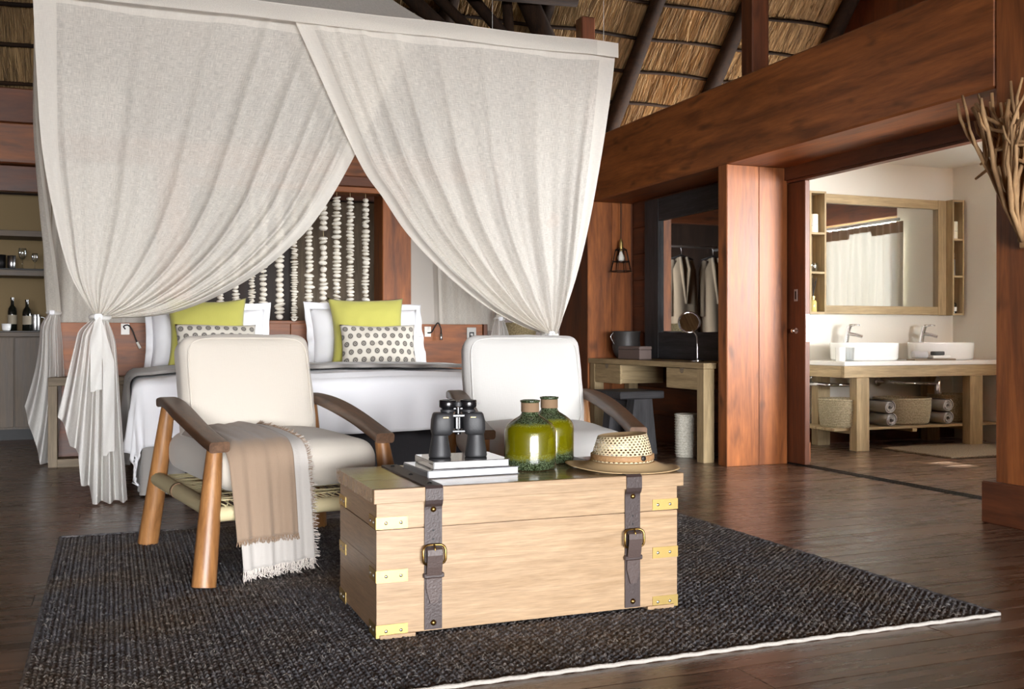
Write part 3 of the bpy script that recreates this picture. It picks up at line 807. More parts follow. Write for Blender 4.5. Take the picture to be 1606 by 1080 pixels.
ZB = ZT + 0.0535
bn = thing('binoculars', 'black rubber-armoured binoculars standing upright on the books', 'binoculars', (1.134, 3.40, ZB), R(-9))
for s in (-1, 1):
    cx = s * 0.064
    ob('objective_barrel', lathe(B(), [(0.030, 0.0), (0.038, 0.001), (0.0395, 0.006), (0.0385, 0.016), (0.0335, 0.045), (0.0295, 0.072), (0.0285, 0.092), (0.030, 0.1)], 28, cx, 0), M['bblack'], bn, True)
    # prism housing: rounded block narrowing upwards
    bm = B(); rings = []
    for z, hx0, hx1, hy in ((0.078, 0.030, 0.030, 0.031), (0.086, 0.034, 0.040, 0.036), (0.100, 0.036, 0.044, 0.039), (0.130, 0.034, 0.044, 0.039), (0.150, 0.029, 0.043, 0.037), (0.156, 0.025, 0.039, 0.032)):
        ring = []
        for k in range(20):
            a = 2 * math.pi * k / 20; c_, s_ = math.cos(a), math.sin(a)
            ex = math.copysign(abs(c_) ** 0.6, c_); ey = math.copysign(abs(s_) ** 0.6, s_)
            hx = hx0 if ex * s > 0 else hx1
            ring.append(bm.verts.new((cx - s * 0.004 + ex * hx, ey * hy, z)))
        rings.append(ring)
    for i in range(len(rings) - 1):
        for k in range(20): bm.faces.new((rings[i][k], rings[i][(k + 1) % 20], rings[i + 1][(k + 1) % 20], rings[i + 1][k]))
    bm.faces.new(rings[0][::-1]); bm.faces.new(rings[-1])
    h = ob('prism_housing', bm, M['bblack'], bn, True, angle=60)
    ob('gold_mark', box(B(), cx - s * 0.016 - 0.009, cx - s * 0.016 + 0.009, -0.0395, -0.0365, 0.1405, 0.1425), M['brass'], h)
    ex = s * 0.0365
    e = ob('eyepiece', lathe(B(), [(0.022, 0.155), (0.023, 0.166), (0.0215, 0.168), (0.0225, 0.172), (0.029, 0.175), (0.030, 0.178), (0.030, 0.197), (0.0285, 0.2), (0.02, 0.201), (0.017, 0.194)], 26, ex, 0), M['bgloss'], bn, True, angle=50)
    ob('diopter_ring', lathe(B(), [(0.0245, 0.158), (0.0255, 0.160), (0.0255, 0.165), (0.0245, 0.167)], 30, ex, 0, fn=lambda r, z, a, j: r + 0.0006 * math.sin(a * 15)), M['bblack'], e, True)
ob('hinge_bridge', box(B(), -0.045, 0.045, -0.022, 0.022, 0.086, 0.097, 0.003), M['bgloss'], bn)
ob('upper_bridge', box(B(), -0.042, 0.042, -0.022, 0.022, 0.140, 0.152, 0.003), M['bgloss'], bn)
ob('hinge_tube', lathe(B(), [(0.007, 0.078), (0.011, 0.080), (0.011, 0.098), (0.017, 0.1), (0.017, 0.142), (0.010, 0.144), (0.010, 0.175)], 24, fn=lambda r, z, a, j: r + (0.0012 * math.sin(a * 8) if 3 <= j <= 4 else 0)), M['bgloss'], bn, True, angle=40)
ob('focus_wheel', lathe(B(), [(0.012, 0.176), (0.0165, 0.178), (0.0165, 0.192), (0.012, 0.194)], 48, fn=lambda r, z, a, j: r + 0.0008 * math.sin(a * 24)), M['bblack'], bn, True, angle=40)
ob('eyepiece_bridge', box(B(), -0.03, 0.03, -0.006, 0.006, 0.166, 0.174, 0.002), M['bgloss'], bn)
ob('diopter_knob', box(B(), 0.069, 0.0745, -0.003, 0.003, 0.184, 0.19, 0.001), M['bgloss'], bn)

def bottle(loc, label):
    t = thing('glass_bottle', label, 'bottle', loc, random.uniform(0, 3), 'green glass bottles on the trunk')
    prof = [(0.0, 0.006), (0.07, 0.004), (0.078, 0.0), (0.088, 0.003), (0.0935, 0.012), (0.094, 0.03), (0.0935, 0.135), (0.090, 0.148), (0.080, 0.162), (0.064, 0.175), (0.048, 0.185), (0.038, 0.191), (0.033, 0.198), (0.031, 0.206), (0.031, 0.238), (0.0355, 0.2405), (0.0365, 0.244), (0.0355, 0.2475), (0.031, 0.248)]
    inner = [(max(r - 0.0035, 0.0), z + (0.0035 if z < 0.01 else 0)) for r, z in prof[1:-4]][::-1]
    full = [(max(r, 0.0008), z) for r, z in prof] + [(0.0275, 0.247)] + [(max(r, 0.001), z) for r, z in inner] + [(0.001, 0.0095)]
    ob('glass_body', lathe(B(), full, 48), M['bottle'], t, True)
    ob('twine_wrap', lathe(B(), [(0.0318, 0.205)] + [(0.0328 + 0.0006 * (i % 2), 0.206 + i * 0.0016) for i in range(20)] + [(0.0318, 0.238)], 32, cap=False), M['twine'], t, True)
    return t
bottle((1.407, 3.395, ZT), 'front green glass bottle, left one of the pair on the trunk')
bottle((1.552, 3.555, ZT), 'rear green glass bottle half hidden behind its twin')

# hat
ht = thing('hat', 'tan bush hat with ventilated mesh crown lying on the trunk', 'hat', (1.724, 3.287, ZT), R(-21))
def brim(u, v):
    a = u * 2 * math.pi
    c_, s_ = math.cos(a), math.sin(a)
    r0x, r0y = 0.112, 0.125; r1x, r1y = 0.207, 0.190
    k = v
    x = c_ * (r0x + (r1x - r0x) * k); y = s_ * (r0y + (r1y - r0y) * k)
    z = 0.030 - 0.026 * math.sin(min(1, k * 1.15) * math.pi / 2) + 0.018 * k * k * (c_ * c_) * (1 if c_ < 0 else 0.45) - 0.002 * k * s_
    if c_ > 0: z -= 0.006 * k * k * c_
    return Vector((x, y, max(z, 0.002)))
bm = sheet(B(), 72, 10, brim); bmesh.ops.remove_doubles(bm, verts=bm.verts, dist=1e-5)
o = ob('brim', bm, M['felt'], ht, True); md = o.modifiers.new('thick', 'SOLIDIFY'); md.thickness = 0.003; md.offset = 1
def crown(u, v):
    a = u * 2 * math.pi; c_, s_ = math.cos(a), math.sin(a)
    t = v
    rx = 0.1125 - 0.024 * t ** 1.3; ry = 0.1255 - 0.028 * t
    if t > 0.94: rx *= 0.985; ry *= 0.985
    z = 0.030 + 0.092 * t + 0.006 * t * c_
    pinch = 0.012 * t * math.exp(-((c_ - 0.25) / 0.35) ** 2)
    return Vector((c_ * rx, s_ * (ry - pinch), z))
bm = sheet(B(), 72, 14, crown); ob('crown', bm, M['hatmesh'], ht, True)
def top(u, v):
    a = u * 2 * math.pi; c_, s_ = math.cos(a), math.sin(a)
    p = crown(u, 1.0)
    q = Vector((0, 0, 0.122 + 0.006 * c_ * 0.3 - 0.030))
    k = v
    r = p.lerp(Vector((0, 0, p.z)), k)
    dip = -0.034 * (1 - (1 - k) ** 2) * (1 - 0.3 * c_ * (1 - k))
    lip = 0.004 * math.sin(min(1, k * 5) * math.pi)
    return Vector((r.x, r.y, p.z + dip + lip))
ob('crown_top', sheet(B(), 72, 8, top), M['felt'], ht, True)
bm = B(); lathe(bm, [(1.0, 0.034), (1.025, 0.037), (1.03, 0.046), (1.02, 0.053), (0.995, 0.055)], 72, sx=0.1115, sy=0.1245, cap=False, fn=lambda r, z, a, j: r + (0.012 * math.sin(a * 36 + j * 1.5) if 0 < j < 4 else 0))
hb = ob('hat_band', bm, M['braid'], ht, True)
ob('concho', lathe(B(), [(0.010, 0), (0.010, 0.003), (0.007, 0.0045), (0.001, 0.005)], 16), plain('pewter', S(70, 66, 62), 0.4, 0.8), hb, True, loc=(0.062, -0.109, 0.047), rot=(R(90), 0, R(30)))
# ================================================================ ARMCHAIRS
def sweep_rect(bm, pts, w, h, r=0.012, ns=3, wfn=None):
    """sweep a rounded rectangle along pts (path in the y-z plane, x offset allowed)"""
    prof = []
    for cx, cz, a0 in ((w / 2 - r, h / 2 - r, 0), (-w / 2 + r, h / 2 - r, 90), (-w / 2 + r, -h / 2 + r, 180), (w / 2 - r, -h / 2 + r, 270)):
        for k in range(ns + 1):
            a = R(a0 + 90 * k / ns); prof.append((cx + r * math.cos(a), cz + r * math.sin(a)))
    pts = [Vector(p) for p in pts]; rings = []
    for i, p in enumerate(pts):
        d = (pts[min(i + 1, len(pts) - 1)] - pts[max(i - 1, 0)]).normalized()
        side = Vector((1, 0, 0)); side = (side - d * side.dot(d)).normalized(); up = side.cross(d) if side.cross(d).z > 0 else d.cross(side)
        k = wfn(i / (len(pts) - 1)) if wfn else 1
        rings.append([bm.verts.new(p + side * (a * k) + up * b) for a, b in prof])
    n_ = len(prof)
    for A, C in zip(rings, rings[1:]):
        for k in range(n_): bm.faces.new((A[k], A[(k + 1) % n_], C[(k + 1) % n_], C[k]))
    bm.faces.new(rings[0][::-1]); bm.faces.new(rings[-1]); return bm
def wrapped(bm, a, b, r, pitch=0.0075):
    a, b = Vector(a), Vector(b); L_ = (b - a).length; n_ = int(L_ / pitch) * 2
    pts = [a.lerp(b, i / n_) for i in range(n_ + 1)]
    return tube(bm, pts, [r + (0.0018 if i % 2 else -0.0014) for i in range(n_ + 1)], 12)
SEAT = dict(c=(0, -0.015, 0.425), h=(0.335, 0.445, 0.088), rad=0.075, bul=0.026)
def seat_top(x, y):
    hx, hy, hz = SEAT['h']; r = SEAT['rad']; x0, y0 = x - SEAT['c'][0], y - SEAT['c'][1]
    dx, dy = max(0, abs(x0) - hx + r), max(0, abs(y0) - hy + r)
    d = min(r, math.hypot(dx, dy))
    return SEAT['c'][2] + hz - r + math.sqrt(max(0, r * r - d * d)) + SEAT['bul'] * max(0, 1 - (x0 / hx) ** 2) * max(0, 1 - (y0 / hy) ** 2)
def make_chair(label, loc, rz, cloth, seed):
    t = thing('armchair', label, 'armchair', loc, rz, 'low lounge armchairs facing the trunk')
    for s in (-1, 1):
        p = [(s * 0.408, -0.505, 0), (s * 0.385, -0.48, 0.2), (s * 0.362, -0.455, 0.40), (s * 0.350, -0.440, 0.505)]
        ob('leg', tube(B(), p, [0.046, 0.043, 0.036, 0.030], 16), M['teak'], t, True, angle=50)
        p = [(s * 0.408, 0.465, 0), (s * 0.385, 0.43, 0.2), (s * 0.352, 0.39, 0.5), (s * 0.338, 0.375, 0.625)]
        ob('leg', tube(B(), p, [0.046, 0.043, 0.035, 0.030], 16), M['teak'], t, True, angle=50)
        P = [(s * 0.338, 0.445, 0.642), (s * 0.340, 0.36, 0.649), (s * 0.348, 0.20, 0.640), (s * 0.356, 0.02, 0.615), (s * 0.358, -0.18, 0.579), (s * 0.352, -0.36, 0.543), (s * 0.344, -0.49, 0.520)]
        pts = [curve(P, i / 20) for i in range(21)]
        ob('armrest', sweep_rect(B(), pts, 0.088, 0.042, 0.012, 3, lambda k: 0.86 + 0.3 * math.sin(math.pi * min(1, k * 1.15)) ** 2 * (1 - k) + 0.05 * k), M['walnut'], t, True, angle=45)
        r_ = ob('side_rail', wrapped(B(), (s * 0.378, 0.405, 0.298), (s * 0.375, -0.455, 0.285), 0.031), M['cord'], t, True)
        ob('leather_strip', tube(B(), [(s * 0.378, 0.03, 0.293), (s * 0.378, 0.006, 0.2925)], 0.0335, 14), M['twine'], r_, True)
    ob('front_rail', wrapped(B(), (-0.36, -0.462, 0.262), (0.36, -0.462, 0.262), 0.029), M['cord'], t, True)
    ob('rear_rail', wrapped(B(), (-0.37, 0.41, 0.262), (0.37, 0.41, 0.262), 0.029), M['cord'], t, True)
    for z in (0.58, 0.46):
        ob('back_rail', tube(B(), [(-0.335, 0.385 + (0.6 - z) * 0.1, z), (0, 0.43, z), (0.335, 0.385 + (0.6 - z) * 0.1, z)], 0.018, 10), M['teak'], t, True)
    bm = B()
    for i in range(26):
        x = -0.34 + 0.68 * i / 25
        zz = 0.302 + 0.012 * math.sin(i * 2.3)
        tube(bm, [(x, -0.47, 0.288), (x * 0.98 + random.gauss(0, 0.012), 0, zz), (x, 0.42, 0.288)], 0.0032, 5)
        tube(bm, [(x, -0.475, 0.28), (x + random.uniform(-0.1, 0.1), -0.38, 0.318)], 0.0028, 4)
    for i in range(24):
        y = -0.44 + 0.85 * i / 23
        tube(bm, [(-0.375, y, 0.312), (0, y + random.gauss(0, 0.012), 0.306 + 0.01 * math.sin(i * 1.9)), (0.375, y, 0.312)], 0.0032, 5)
    ob('woven_cords', bm, M['cord'], t, True, kind='stuff')
    ob('seat_cushion', rbox(B(), *SEAT['h'], SEAT['rad'], 22, (0.012, 0.014, SEAT['bul']), 0.007, seed, SEAT['c']), cloth, t, True)
    bm = rbox(B(), 0.302, 0.088, 0.255, 0.058, 22, (0.008, 0.03, 0.012), 0.008, seed + 5)
    o = ob('back_cushion', bm, cloth, t, True, loc=(0, 0.305, 0.690), rot=(R(-16), 0, 0))
    def pipe(x): # seam piping round the front panel edge
        pts = []
        for k in range(80):
            a = 2 * math.pi * k / 80; c_, s_ = math.cos(a), math.sin(a)
            pts.append((math.copysign(abs(c_) ** 0.28, c_) * 0.278, -0.086, math.copysign(abs(s_) ** 0.28, s_) * 0.232))
        return pts
    ob('piping', tube(B(), pipe(0), 0.0035, 6, closed=True), cloth, o, True)
    return t
make_chair('cream armchair with a taupe throw, nearer the left bed curtain', (0.637, 4.556, ZR - 0.002), R(10.0), M['cream'], 1.0)
make_chair('off-white armchair directly behind the bottles and hat', (1.918, 4.541, ZR - 0.002), R(-9.0), M['offwhite'], 9.0)

# throw on the first chair ------------------------------------------------
th_ = thing('throw_blanket', 'fringed taupe and pale grey throw draped over the cream armchair', 'blanket', (0.637, 4.556, ZR - 0.002), R(10.0))
def throw_pt(x, d, off):
    """x across the chair, d = distance along the cloth from the back"""
    yb = 0.20
    top_len = yb + 0.395
    if d <= top_len:
        y = yb - d; z = seat_top(x, y) + off
        return Vector((x, y, z))
    e = d - top_len
    y = -0.395; r = 0.085
    zt = seat_top(x, y) + off
    arc = r * math.pi / 2
    if e < arc:
        a = e / r
        return Vector((x, y - (r + off * 0.6) * math.sin(a), zt - r * (1 - math.cos(a))))
    return Vector((x, y - r - off * 0.6 - 0.012 * math.sin((e - arc) * 6), zt - r - (e - arc)))
def layer(x0, x1, length, off, tilt=0.0, fold=0.006):
    def fn(u, v):
        x = x0 + (x1 - x0) * u
        d = v * (length + tilt * u)
        hang = max(0, d - 0.6) / 0.5
        x2 = x + 0.03 * hang - 0.02 * (u - 0.5) * hang
        p = throw_pt(x2, d, off)
        w = fold * (math.sin(x * 62 + 0.6) + 0.5 * math.sin(x * 140 + d * 2) + 1.5)
        k = max(0.0, min(1.0, (d - 0.5) / 0.3))
        p.y -= w * k * (0.5 + hang); p.z += w * (1 - k) * 0.5
        return p
    return fn
LT, LU = 1.015, 1.125
f1 = layer(-0.318, -0.058, LT, 0.020, 0.0); f2 = layer(-0.300, 0.006, LU, 0.006, -0.02)
for nm, f, mt in (('outer_layer', f1, M['taupe']), ('under_layer', f2, M['palegrey'])):
    o = ob(nm, sheet(B(), 40, 80, f), mt, th_, True)
    md = o.modifiers.new('thick', 'SOLIDIFY'); md.thickness = 0.003; md.offset = 0
bm = B()
for i in range(230):
    u = i / 229 + random.gauss(0, 0.003); p = f2(max(0, min(1, u)), 1.0); l = random.uniform(0.02, 0.045)
    tube(bm, [p + Vector((0, 0, 0.004)), p + Vector((random.gauss(0, 0.005), random.gauss(-0.002, 0.004), -l * 0.6)), p + Vector((random.gauss(0, 0.01), random.gauss(-0.004, 0.006), -l))], 0.0011, 4, False)
for i in range(300):
    v = i / 299; p = f2(1.0, v); l = random.uniform(0.01, 0.026)
    tube(bm, [p - Vector((0.003, 0, 0)), p + Vector((l, random.gauss(-0.003, 0.004), random.gauss(-0.004, 0.006)))], 0.0010, 4, False)
ob('pale_fringe', bm, M['fringe'], th_, kind='stuff')
bm = B()
for i in range(170):
    u = i / 169; p = f1(u, 1.0); l = random.uniform(0.008, 0.024)
    tube(bm, [p + Vector((0, 0, 0.003)), p + Vector((random.gauss(0, 0.006), -0.002, -l))], 0.0011, 4, False)
for i in range(190):
    v = i / 189 * 0.9; p = f2(1.0, v); l = random.uniform(0.008, 0.022)
    tube(bm, [p - Vector((0.006, 0, -0.001)), p + Vector((l * 0.6, random.gauss(-0.003, 0.004), random.gauss(0.002, 0.006)))], 0.0011, 4, False)
ob('taupe_fringe', bm, M['fringe_t'], th_, kind='stuff')

# ================================================================ BED
bed = thing('bed', 'king-size bed with charcoal base and white linen under the canopy', 'bed', (1.36, 7.46, 0))
ob('base', box(B(), -1.16, 1.18, -0.95, 0.92, 0.06, 0.42, 0.01), M['bedbase'], bed)
for sx in (-1.02, 1.02):
    for sy in (-0.82, 0.8): ob('foot', lathe(B(), [(0.03, 0), (0.03, 0.06)], 10, sx, sy), M['black'], bed)
ob('mattress', rbox(B(), 1.17, 0.945, 0.15, 0.06, 12, ctr=(0.01, -0.02, 0.52)), M['white_cloth'], bed, True)
def val(u, v):
    L_ = u * 2.2
    z = 0.46 - v * 0.445
    w = 0.008 * math.sin(L_ * 26) * v
    if L_ < 1.95: return Vector((-1.185 - w - 0.02 * v, 0.9 - L_, z))
    e = L_ - 1.95
    return Vector((-1.185 - 0.02 * v + e, -1.05 - w - 0.005 * v + 0.0, z))
ob('valance', sheet(B(), 180, 14, val), M['knit'], bed, True)

BX0, BX1, BY0 = 0.20, 2.54, 6.50           # top edges of the bed
TOPZ = 0.685
def drape(ex, ey, r=0.07):
    """overhang distances -> (outward x, outward y, drop)"""
    e = math.hypot(ex, ey)
    if e <= 0: return 0, 0, 0
    arc = r * math.pi / 2
    if e < arc: out = r * math.sin(e / r); dr = r * (1 - math.cos(e / r))
    else: out = r + 0.06 * (e - arc); dr = r + (e - arc)
    return out * ex / e, out * ey / e, dr
def bed_cloth(x, y, off, folds=True, sd=0.0):
    ex = max(0, BX0 - x) if x < BX0 else max(0, x - BX1); ey = max(0, BY0 - y)
    ox, oy, dr = drape(ex, ey)
    z = TOPZ + off - dr
    xx = max(BX0, min(BX1, x)); yy = max(BY0, y)
    sgx = -1 if x < BX0 else 1
    if folds:
        k = min(1, dr * 2.2)
        s_ = x if ey > ex else y
        w = k * (0.022 * math.sin(s_ * 9 + sd) + 0.014 * math.sin(s_ * 17 + 2 + sd + dr * 3) + 0.008 * math.sin(s_ * 31 + 1))
        if ex > 0 and ey > 0: w *= 1.6
        w += 0.02 * noise.noise(Vector((x * 3, y * 3, dr * 2 + sd))) * k
        if ey >= ex: oy += w
        else: ox += w
    nz = noise.noise(Vector((x * 2.1 + sd, y * 2.1, 0))) * 0.010 + noise.noise(Vector((x * 6 + sd, y * 6, 3))) * 0.003
    puff = 0.028 * (1 - math.exp(-max(0, min(x - BX0, BX1 - x)) * 5)) if dr == 0 else 0
    return Vector((xx + sgx * (ox + off), yy - oy - off, max(0.012, z + (nz if dr < 0.1 else 0) + puff)))
dv = bpy.data.objects
def duv(u, v):
    x = 0.20 - 0.47 + u * (2.34 + 0.94); y = 6.50 - 0.41 - 0.06 * math.exp(-u * 6) + 0.05 * u * 0.5 + v * (1.45 + 0.41)
    return bed_cloth(x, y, 0.012)
o = ob('duvet', sheet(B(), 150, 100, duv), M['white_cloth'], None, True)
md = o.modifiers.new('thick', 'SOLIDIFY'); md.thickness = 0.012; md.offset = -1
tag(o, 'white cotton duvet hanging over the foot of the bed', 'duvet')
def bl(u, v):
    x = 0.20 - 0.60 + u * (2.34 + 1.0); y = 6.80 + v * 0.85
    p = bed_cloth(x, y, 0.030 + 0.004 * math.sin(v * 40) * 0)
    return p + Vector((0, 0, 0.014 * math.exp(-v * 30) * 0))
o = ob('grey_blanket', sheet(B(), 150, 40, bl), M['knit'], None, True)
md = o.modifiers.new('thick', 'SOLIDIFY'); md.thickness = 0.022; md.offset = 1
tag(o, 'folded grey rib-knit blanket laid across the bed', 'blanket')

def pillow(name, label, cat, w, h, t, loc, rx, rz, mat, flange=0.0, group=None, seed=0.0, ears=0.05, sag=0.0):
    T = thing(name, label, cat, loc, rz, group)
    bm = B(); uvl = bm.loops.layers.uv.verify()
    n_ = 26
    def pt(u, v, side):
        a, b = u * 2 - 1, v * 2 - 1
        ax = a * (1 - ears * (1 - b * b) * abs(a) ** 3); bz = b * (1 - ears * (1 - a * a) * abs(b) ** 3)
        k = (max(0, 1 - abs(a) ** 3.0) * max(0, 1 - abs(b) ** 3.0)) ** 0.62
        wr = noise.noise(Vector((a * 2 + seed, b * 2, side))) * 0.16 + noise.noise(Vector((a * 5 + seed, b * 5, side * 2))) * 0.10
        rad = 0.035 * math.sin(math.atan2(b, a) * 14 + seed) * (max(abs(a), abs(b)) ** 6) * (1 - max(abs(a), abs(b)) ** 12)
        y = side * t / 2 * k * (1 + wr) + side * t * rad * 0.6
        if sag: bz -= sag * (1 - a * a) * (b + 1) / 2 * 0.5
        return Vector((ax * w / 2, y + 0.012 * math.sin(a * 3 + seed) * b, bz * h / 2))
    for side in (-1, 1):
        V = [[bm.verts.new(pt(i / n_, j / n_, side)) for j in range(n_ + 1)] for i in range(n_ + 1)]
        for i in range(n_):
            for j in range(n_):
                q = ((i, j), (i + 1, j), (i + 1, j + 1), (i, j + 1))
                if side > 0: q = q[::-1]
                f = bm.faces.new([V[a][b] for a, b in q])
                for l, (a, b) in zip(f.loops, q): l[uvl].uv = (a / n_, b / n_)
    bmesh.ops.remove_doubles(bm, verts=bm.verts, dist=1e-5)
    ob('cover', bm, mat, T, True, rot=(rx, 0, 0))
    if flange:
        bm = B()
        def fl_(u, v):
            a = u * 2 * math.pi; c_, s_ = math.cos(a), math.sin(a)
            m_ = max(abs(c_), abs(s_)); c_, s_ = c_ / m_, s_ / m_
            p = pt((c_ * 0.985 + 1) / 2, (s_ * 0.985 + 1) / 2, 0); k = v * flange
            q = Vector((p.x + c_ * k, p.y + 0.014 * math.sin(a * 13 + seed) * v + 0.02 * v * math.sin(a * 3 + seed), p.z + s_ * k * (1 if s_ > -0.5 else 0.3)))
            return q
        o = ob('flange', sheet(bm, 120, 4, fl_), mat, T, True, rot=(rx, 0, 0))
        md = o.modifiers.new('thick', 'SOLIDIFY'); md.thickness = 0.004; md.offset = 0
    return T
G = 'pillows against the headboard'
pillow('pillow', 'flanged white pillow behind the lime cushion beside the left bed curtain', 'pillow', 0.86, 0.47, 0.21, (0.70, 8.165, 0.945), R(-18), 0, M['white_cloth'], 0.055, G, 2.0)
pillow('pillow', 'flanged white pillow behind the fully visible lime cushion', 'pillow', 0.90, 0.49, 0.21, (1.935, 8.165, 0.955), R(-18), 0, M['white_cloth'], 0.055, G, 5.0)
G = 'lime square cushions'
pillow('lime_cushion', 'lime green cushion partly covered by the left bed curtain', 'cushion', 0.60, 0.56, 0.17, (0.675, 7.975, 0.99), R(-20), R(3), M['lime'], 0, G, 1.0, 0.12)
pillow('lime_cushion', 'lime green cushion in full view before the stone strands', 'cushion', 0.62, 0.58, 0.17, (1.905, 7.975, 1.0), R(-20), R(-2), M['lime'], 0, G, 4.0, 0.12)
G = 'dotted oblong cushions'
pillow('dotted_cushion', 'cream oblong cushion with grey dots above the cream armchair', 'cushion', 0.585, 0.33, 0.15, (0.725, 7.79, 0.89), R(-18), R(3), M['dotty'], 0, G, 6.0, 0.05)
pillow('dotted_cushion', 'cream oblong cushion with grey dots between the two armchairs', 'cushion', 0.60, 0.33, 0.15, (1.945, 7.79, 0.89), R(-18), R(-1), M['dotty'], 0, G, 8.0, 0.05)

# headboard ----------------------------------------------------------------
hb = thing('headboard', 'long low reddish timber headboard behind the bed', 'headboard', (0, 8.40, 0))
for x0, x1 in ((-0.405, 0.52), (0.523, 1.36), (1.363, 2.2), (2.203, 3.03)):
    ob('panel', box(B(), x0, x1, 0, 0.045, 0.08, 1.064, 0.003), M['red_x'], hb)
ob('end_post', box(B(), 3.032, 3.07, -0.02, 0.05, 0, 1.066, 0.003), M['dkred_z'], hb)
ob('end_post', box(B(), -0.445, -0.407, -0.02, 0.05, 0, 1.066, 0.003), M['dkred_z'], hb)
def plate(label, x, z, w, h, mat, kind):
    t = thing('socket_plate' if kind != 'light' else 'reading_light', label, 'socket' if kind != 'light' else 'lamp', (x, 8.40, z))
    ob('plate', box(B(), -w / 2, w / 2, -0.009, -0.0005, -h / 2, h / 2, 0.002), mat, t)
    return t
t = plate('white plate with flexible reading light beside the right pillow', 2.527, 1.0, 0.058, 0.088, M['switch'], 'light')
ob('gooseneck', tube(B(), [curve([(0, -0.01, -0.01), (0.02, -0.05, -0.005), (0.045, -0.06, 0.04), (0.075, -0.06, 0.075), (0.1, -0.06, 0.03), (0.103, -0.06, -0.02)], i / 24) for i in range(25)], 0.006, 8), M['black_metal'], t, True)
ob('lamp_head', lathe(B(), [(0.012, 0), (0.013, -0.05), (0.010, -0.052), (0.007, 0.004)][::-1], 14, 0.103, -0.06), M['steel'], t, True, loc=(0, 0, -0.02))
t = plate('white plate with flexible reading light beside the left bed curtain', 0.098, 1.015, 0.062, 0.086, M['switch'], 'light')
ob('gooseneck', tube(B(), [curve([(0, -0.01, 0.0), (-0.012, -0.03, 0.02), (0.02, -0.045, 0.03), (0.05, -0.05, -0.01), (0.08, -0.05, -0.09), (0.1, -0.05, -0.13)], i / 24) for i in range(25)], 0.005, 8), M['black_metal'], t, True)
ob('lamp_head', tube(B(), [(0.085, -0.05, -0.10), (0.108, -0.05, -0.15)], 0.010, 12), M['switch'], t, True)
t = plate('grey plate with dark square socket near the headboard end', 2.925, 0.975, 0.085, 0.125, M['switch_g'], 'socket')
s_ = ob('socket', box(B(), -0.022, 0.022, -0.0125, -0.0092, -0.022, 0.022, 0.001), M['black'], t)
ob('switch', box(B(), -0.012, 0.012, -0.0145, -0.0127, -0.010, 0.010), M['switch_g'], s_)

# hanging stone strands -----------------------------------------------------
stones = []
for k in range(4):
    bm = B(); prof = [(0.12, -1.0), (0.62, -0.86), (0.97, -0.25), (0.98, 0.22), (0.66, 0.84), (0.1, 1.0)]
    lathe(bm, prof, 9, fn=lambda r, z, a, j: r * (1 + 0.07 * math.sin(a * 2 + k * 2) + 0.05 * math.sin(a * 3 + k)))
    bmesh.ops.recalc_face_normals(bm, faces=bm.faces)
    for f in bm.faces: f.smooth = True
    me = bpy.data.meshes.new('stone'); bm.to_mesh(me); bm.free(); me.materials.append(M['shell']); stones.append(me)
strand_x = [0.815, 0.935, 1.061, 1.153, 1.283, 1.403, 1.525, 1.642, 1.756, 1.870, 2.002]
words = ['leftmost strand of white stones, mostly behind the left curtain', 'second strand of white stones, mostly behind the left curtain', 'third strand of white stones, showing only just above the lime cushion',
         'strand of white stones hanging right above the left lime cushion corner', 'strand of large round white stones above the left white pillow', 'strand of thin stacked white discs ending in a ring',
         'strand of broad white stones between the two pillow groups', 'strand of fat round white stones with a bare stretch of string', 'strand of flat white stones, third from the timber column',
         'strand of tilted white stones, second from the timber column', 'strand of white stones nearest the right timber column']
sizes = [(.04, .016), (.04, .016), (.035, .012), (.044, .018), (.048, .021), (.036, .0105), (.045, .018), (.046, .022), (.043, .017), (.041, .016), (.042, .019)]
for i, x in enumerate(strand_x):
    t = thing('stone_strand', words[i], 'stone strand', (x, 8.47 if i % 1 == 0 else 8.5, 2.17), 0, 'strands of white stones hanging behind the bed')
    zend = -1.05 if i not in (10, 9, 8) else -1.04
    ob('string', tube(B(), [(0, 0, 0), (0.002, 0, zend / 2), (0, 0, zend)], 0.0025, 5), M['string'], t)
    z = -0.03 - 0.02 * random.random()
    rw, rh = sizes[i]
    if x < 1.0: z = -0.55
    while z > zend:
        a = rw * random.uniform(0.66, 1.0); b = rh * random.uniform(0.6, 1.15)
        o = link('stone', random.choice(stones), None, t, loc=(random.gauss(0, 0.002), 0, z - b), rot=(random.gauss(0, 0.12), random.gauss(0, 0.16), random.uniform(0, 6)))
        o.scale = (a, a * random.uniform(0.75, 1), b)
        z -= 2 * b + (0.001 if random.random() < 0.8 else random.uniform(0.004, 0.012))
        if i == 7 and -0.36 < z < -0.30: z -= 0.05
    if i == 5:
        pts = [(0.017 * math.cos(a / 12 * 6.283), 0, zend - 0.012 + 0.017 * math.sin(a / 12 * 6.283)) for a in range(12)]
        ob('ring', tube(B(), pts, 0.009, 8, closed=True), M['shell'], t, True)

# bedside tables --------------------------------------------------------------
def bedside(label, x0, x1, y0=8.13):
    t = thing('bedside_table', label, 'bedside table', (0, y0, 0), 0, 'bedside tables')
    w = 0.062
    for x in (x0, x1 - w): ob('side_frame', box(B(), x, x + w, 0, 0.255, 0, 0.595, 0.003), M['wthr_z'], t)
    ob('top', box(B(), x0, x1, 0, 0.255, 0.596, 0.657, 0.003), M['wthr_x'], t)
    ob('bottom', box(B(), x0 + w, x1 - w, 0, 0.255, 0.0, 0.06, 0.003), M['wthr_x'], t)
    ob('back_panel', box(B(), x0 + w, x1 - w, 0.18, 0.2, 0.06, 0.595), M['dkred_x'], t)
bedside('weathered timber bedside table between the two left bed curtains', -0.432, 0.11)
bedside('weathered timber bedside table on the far side of the bed', 2.66, 3.02)
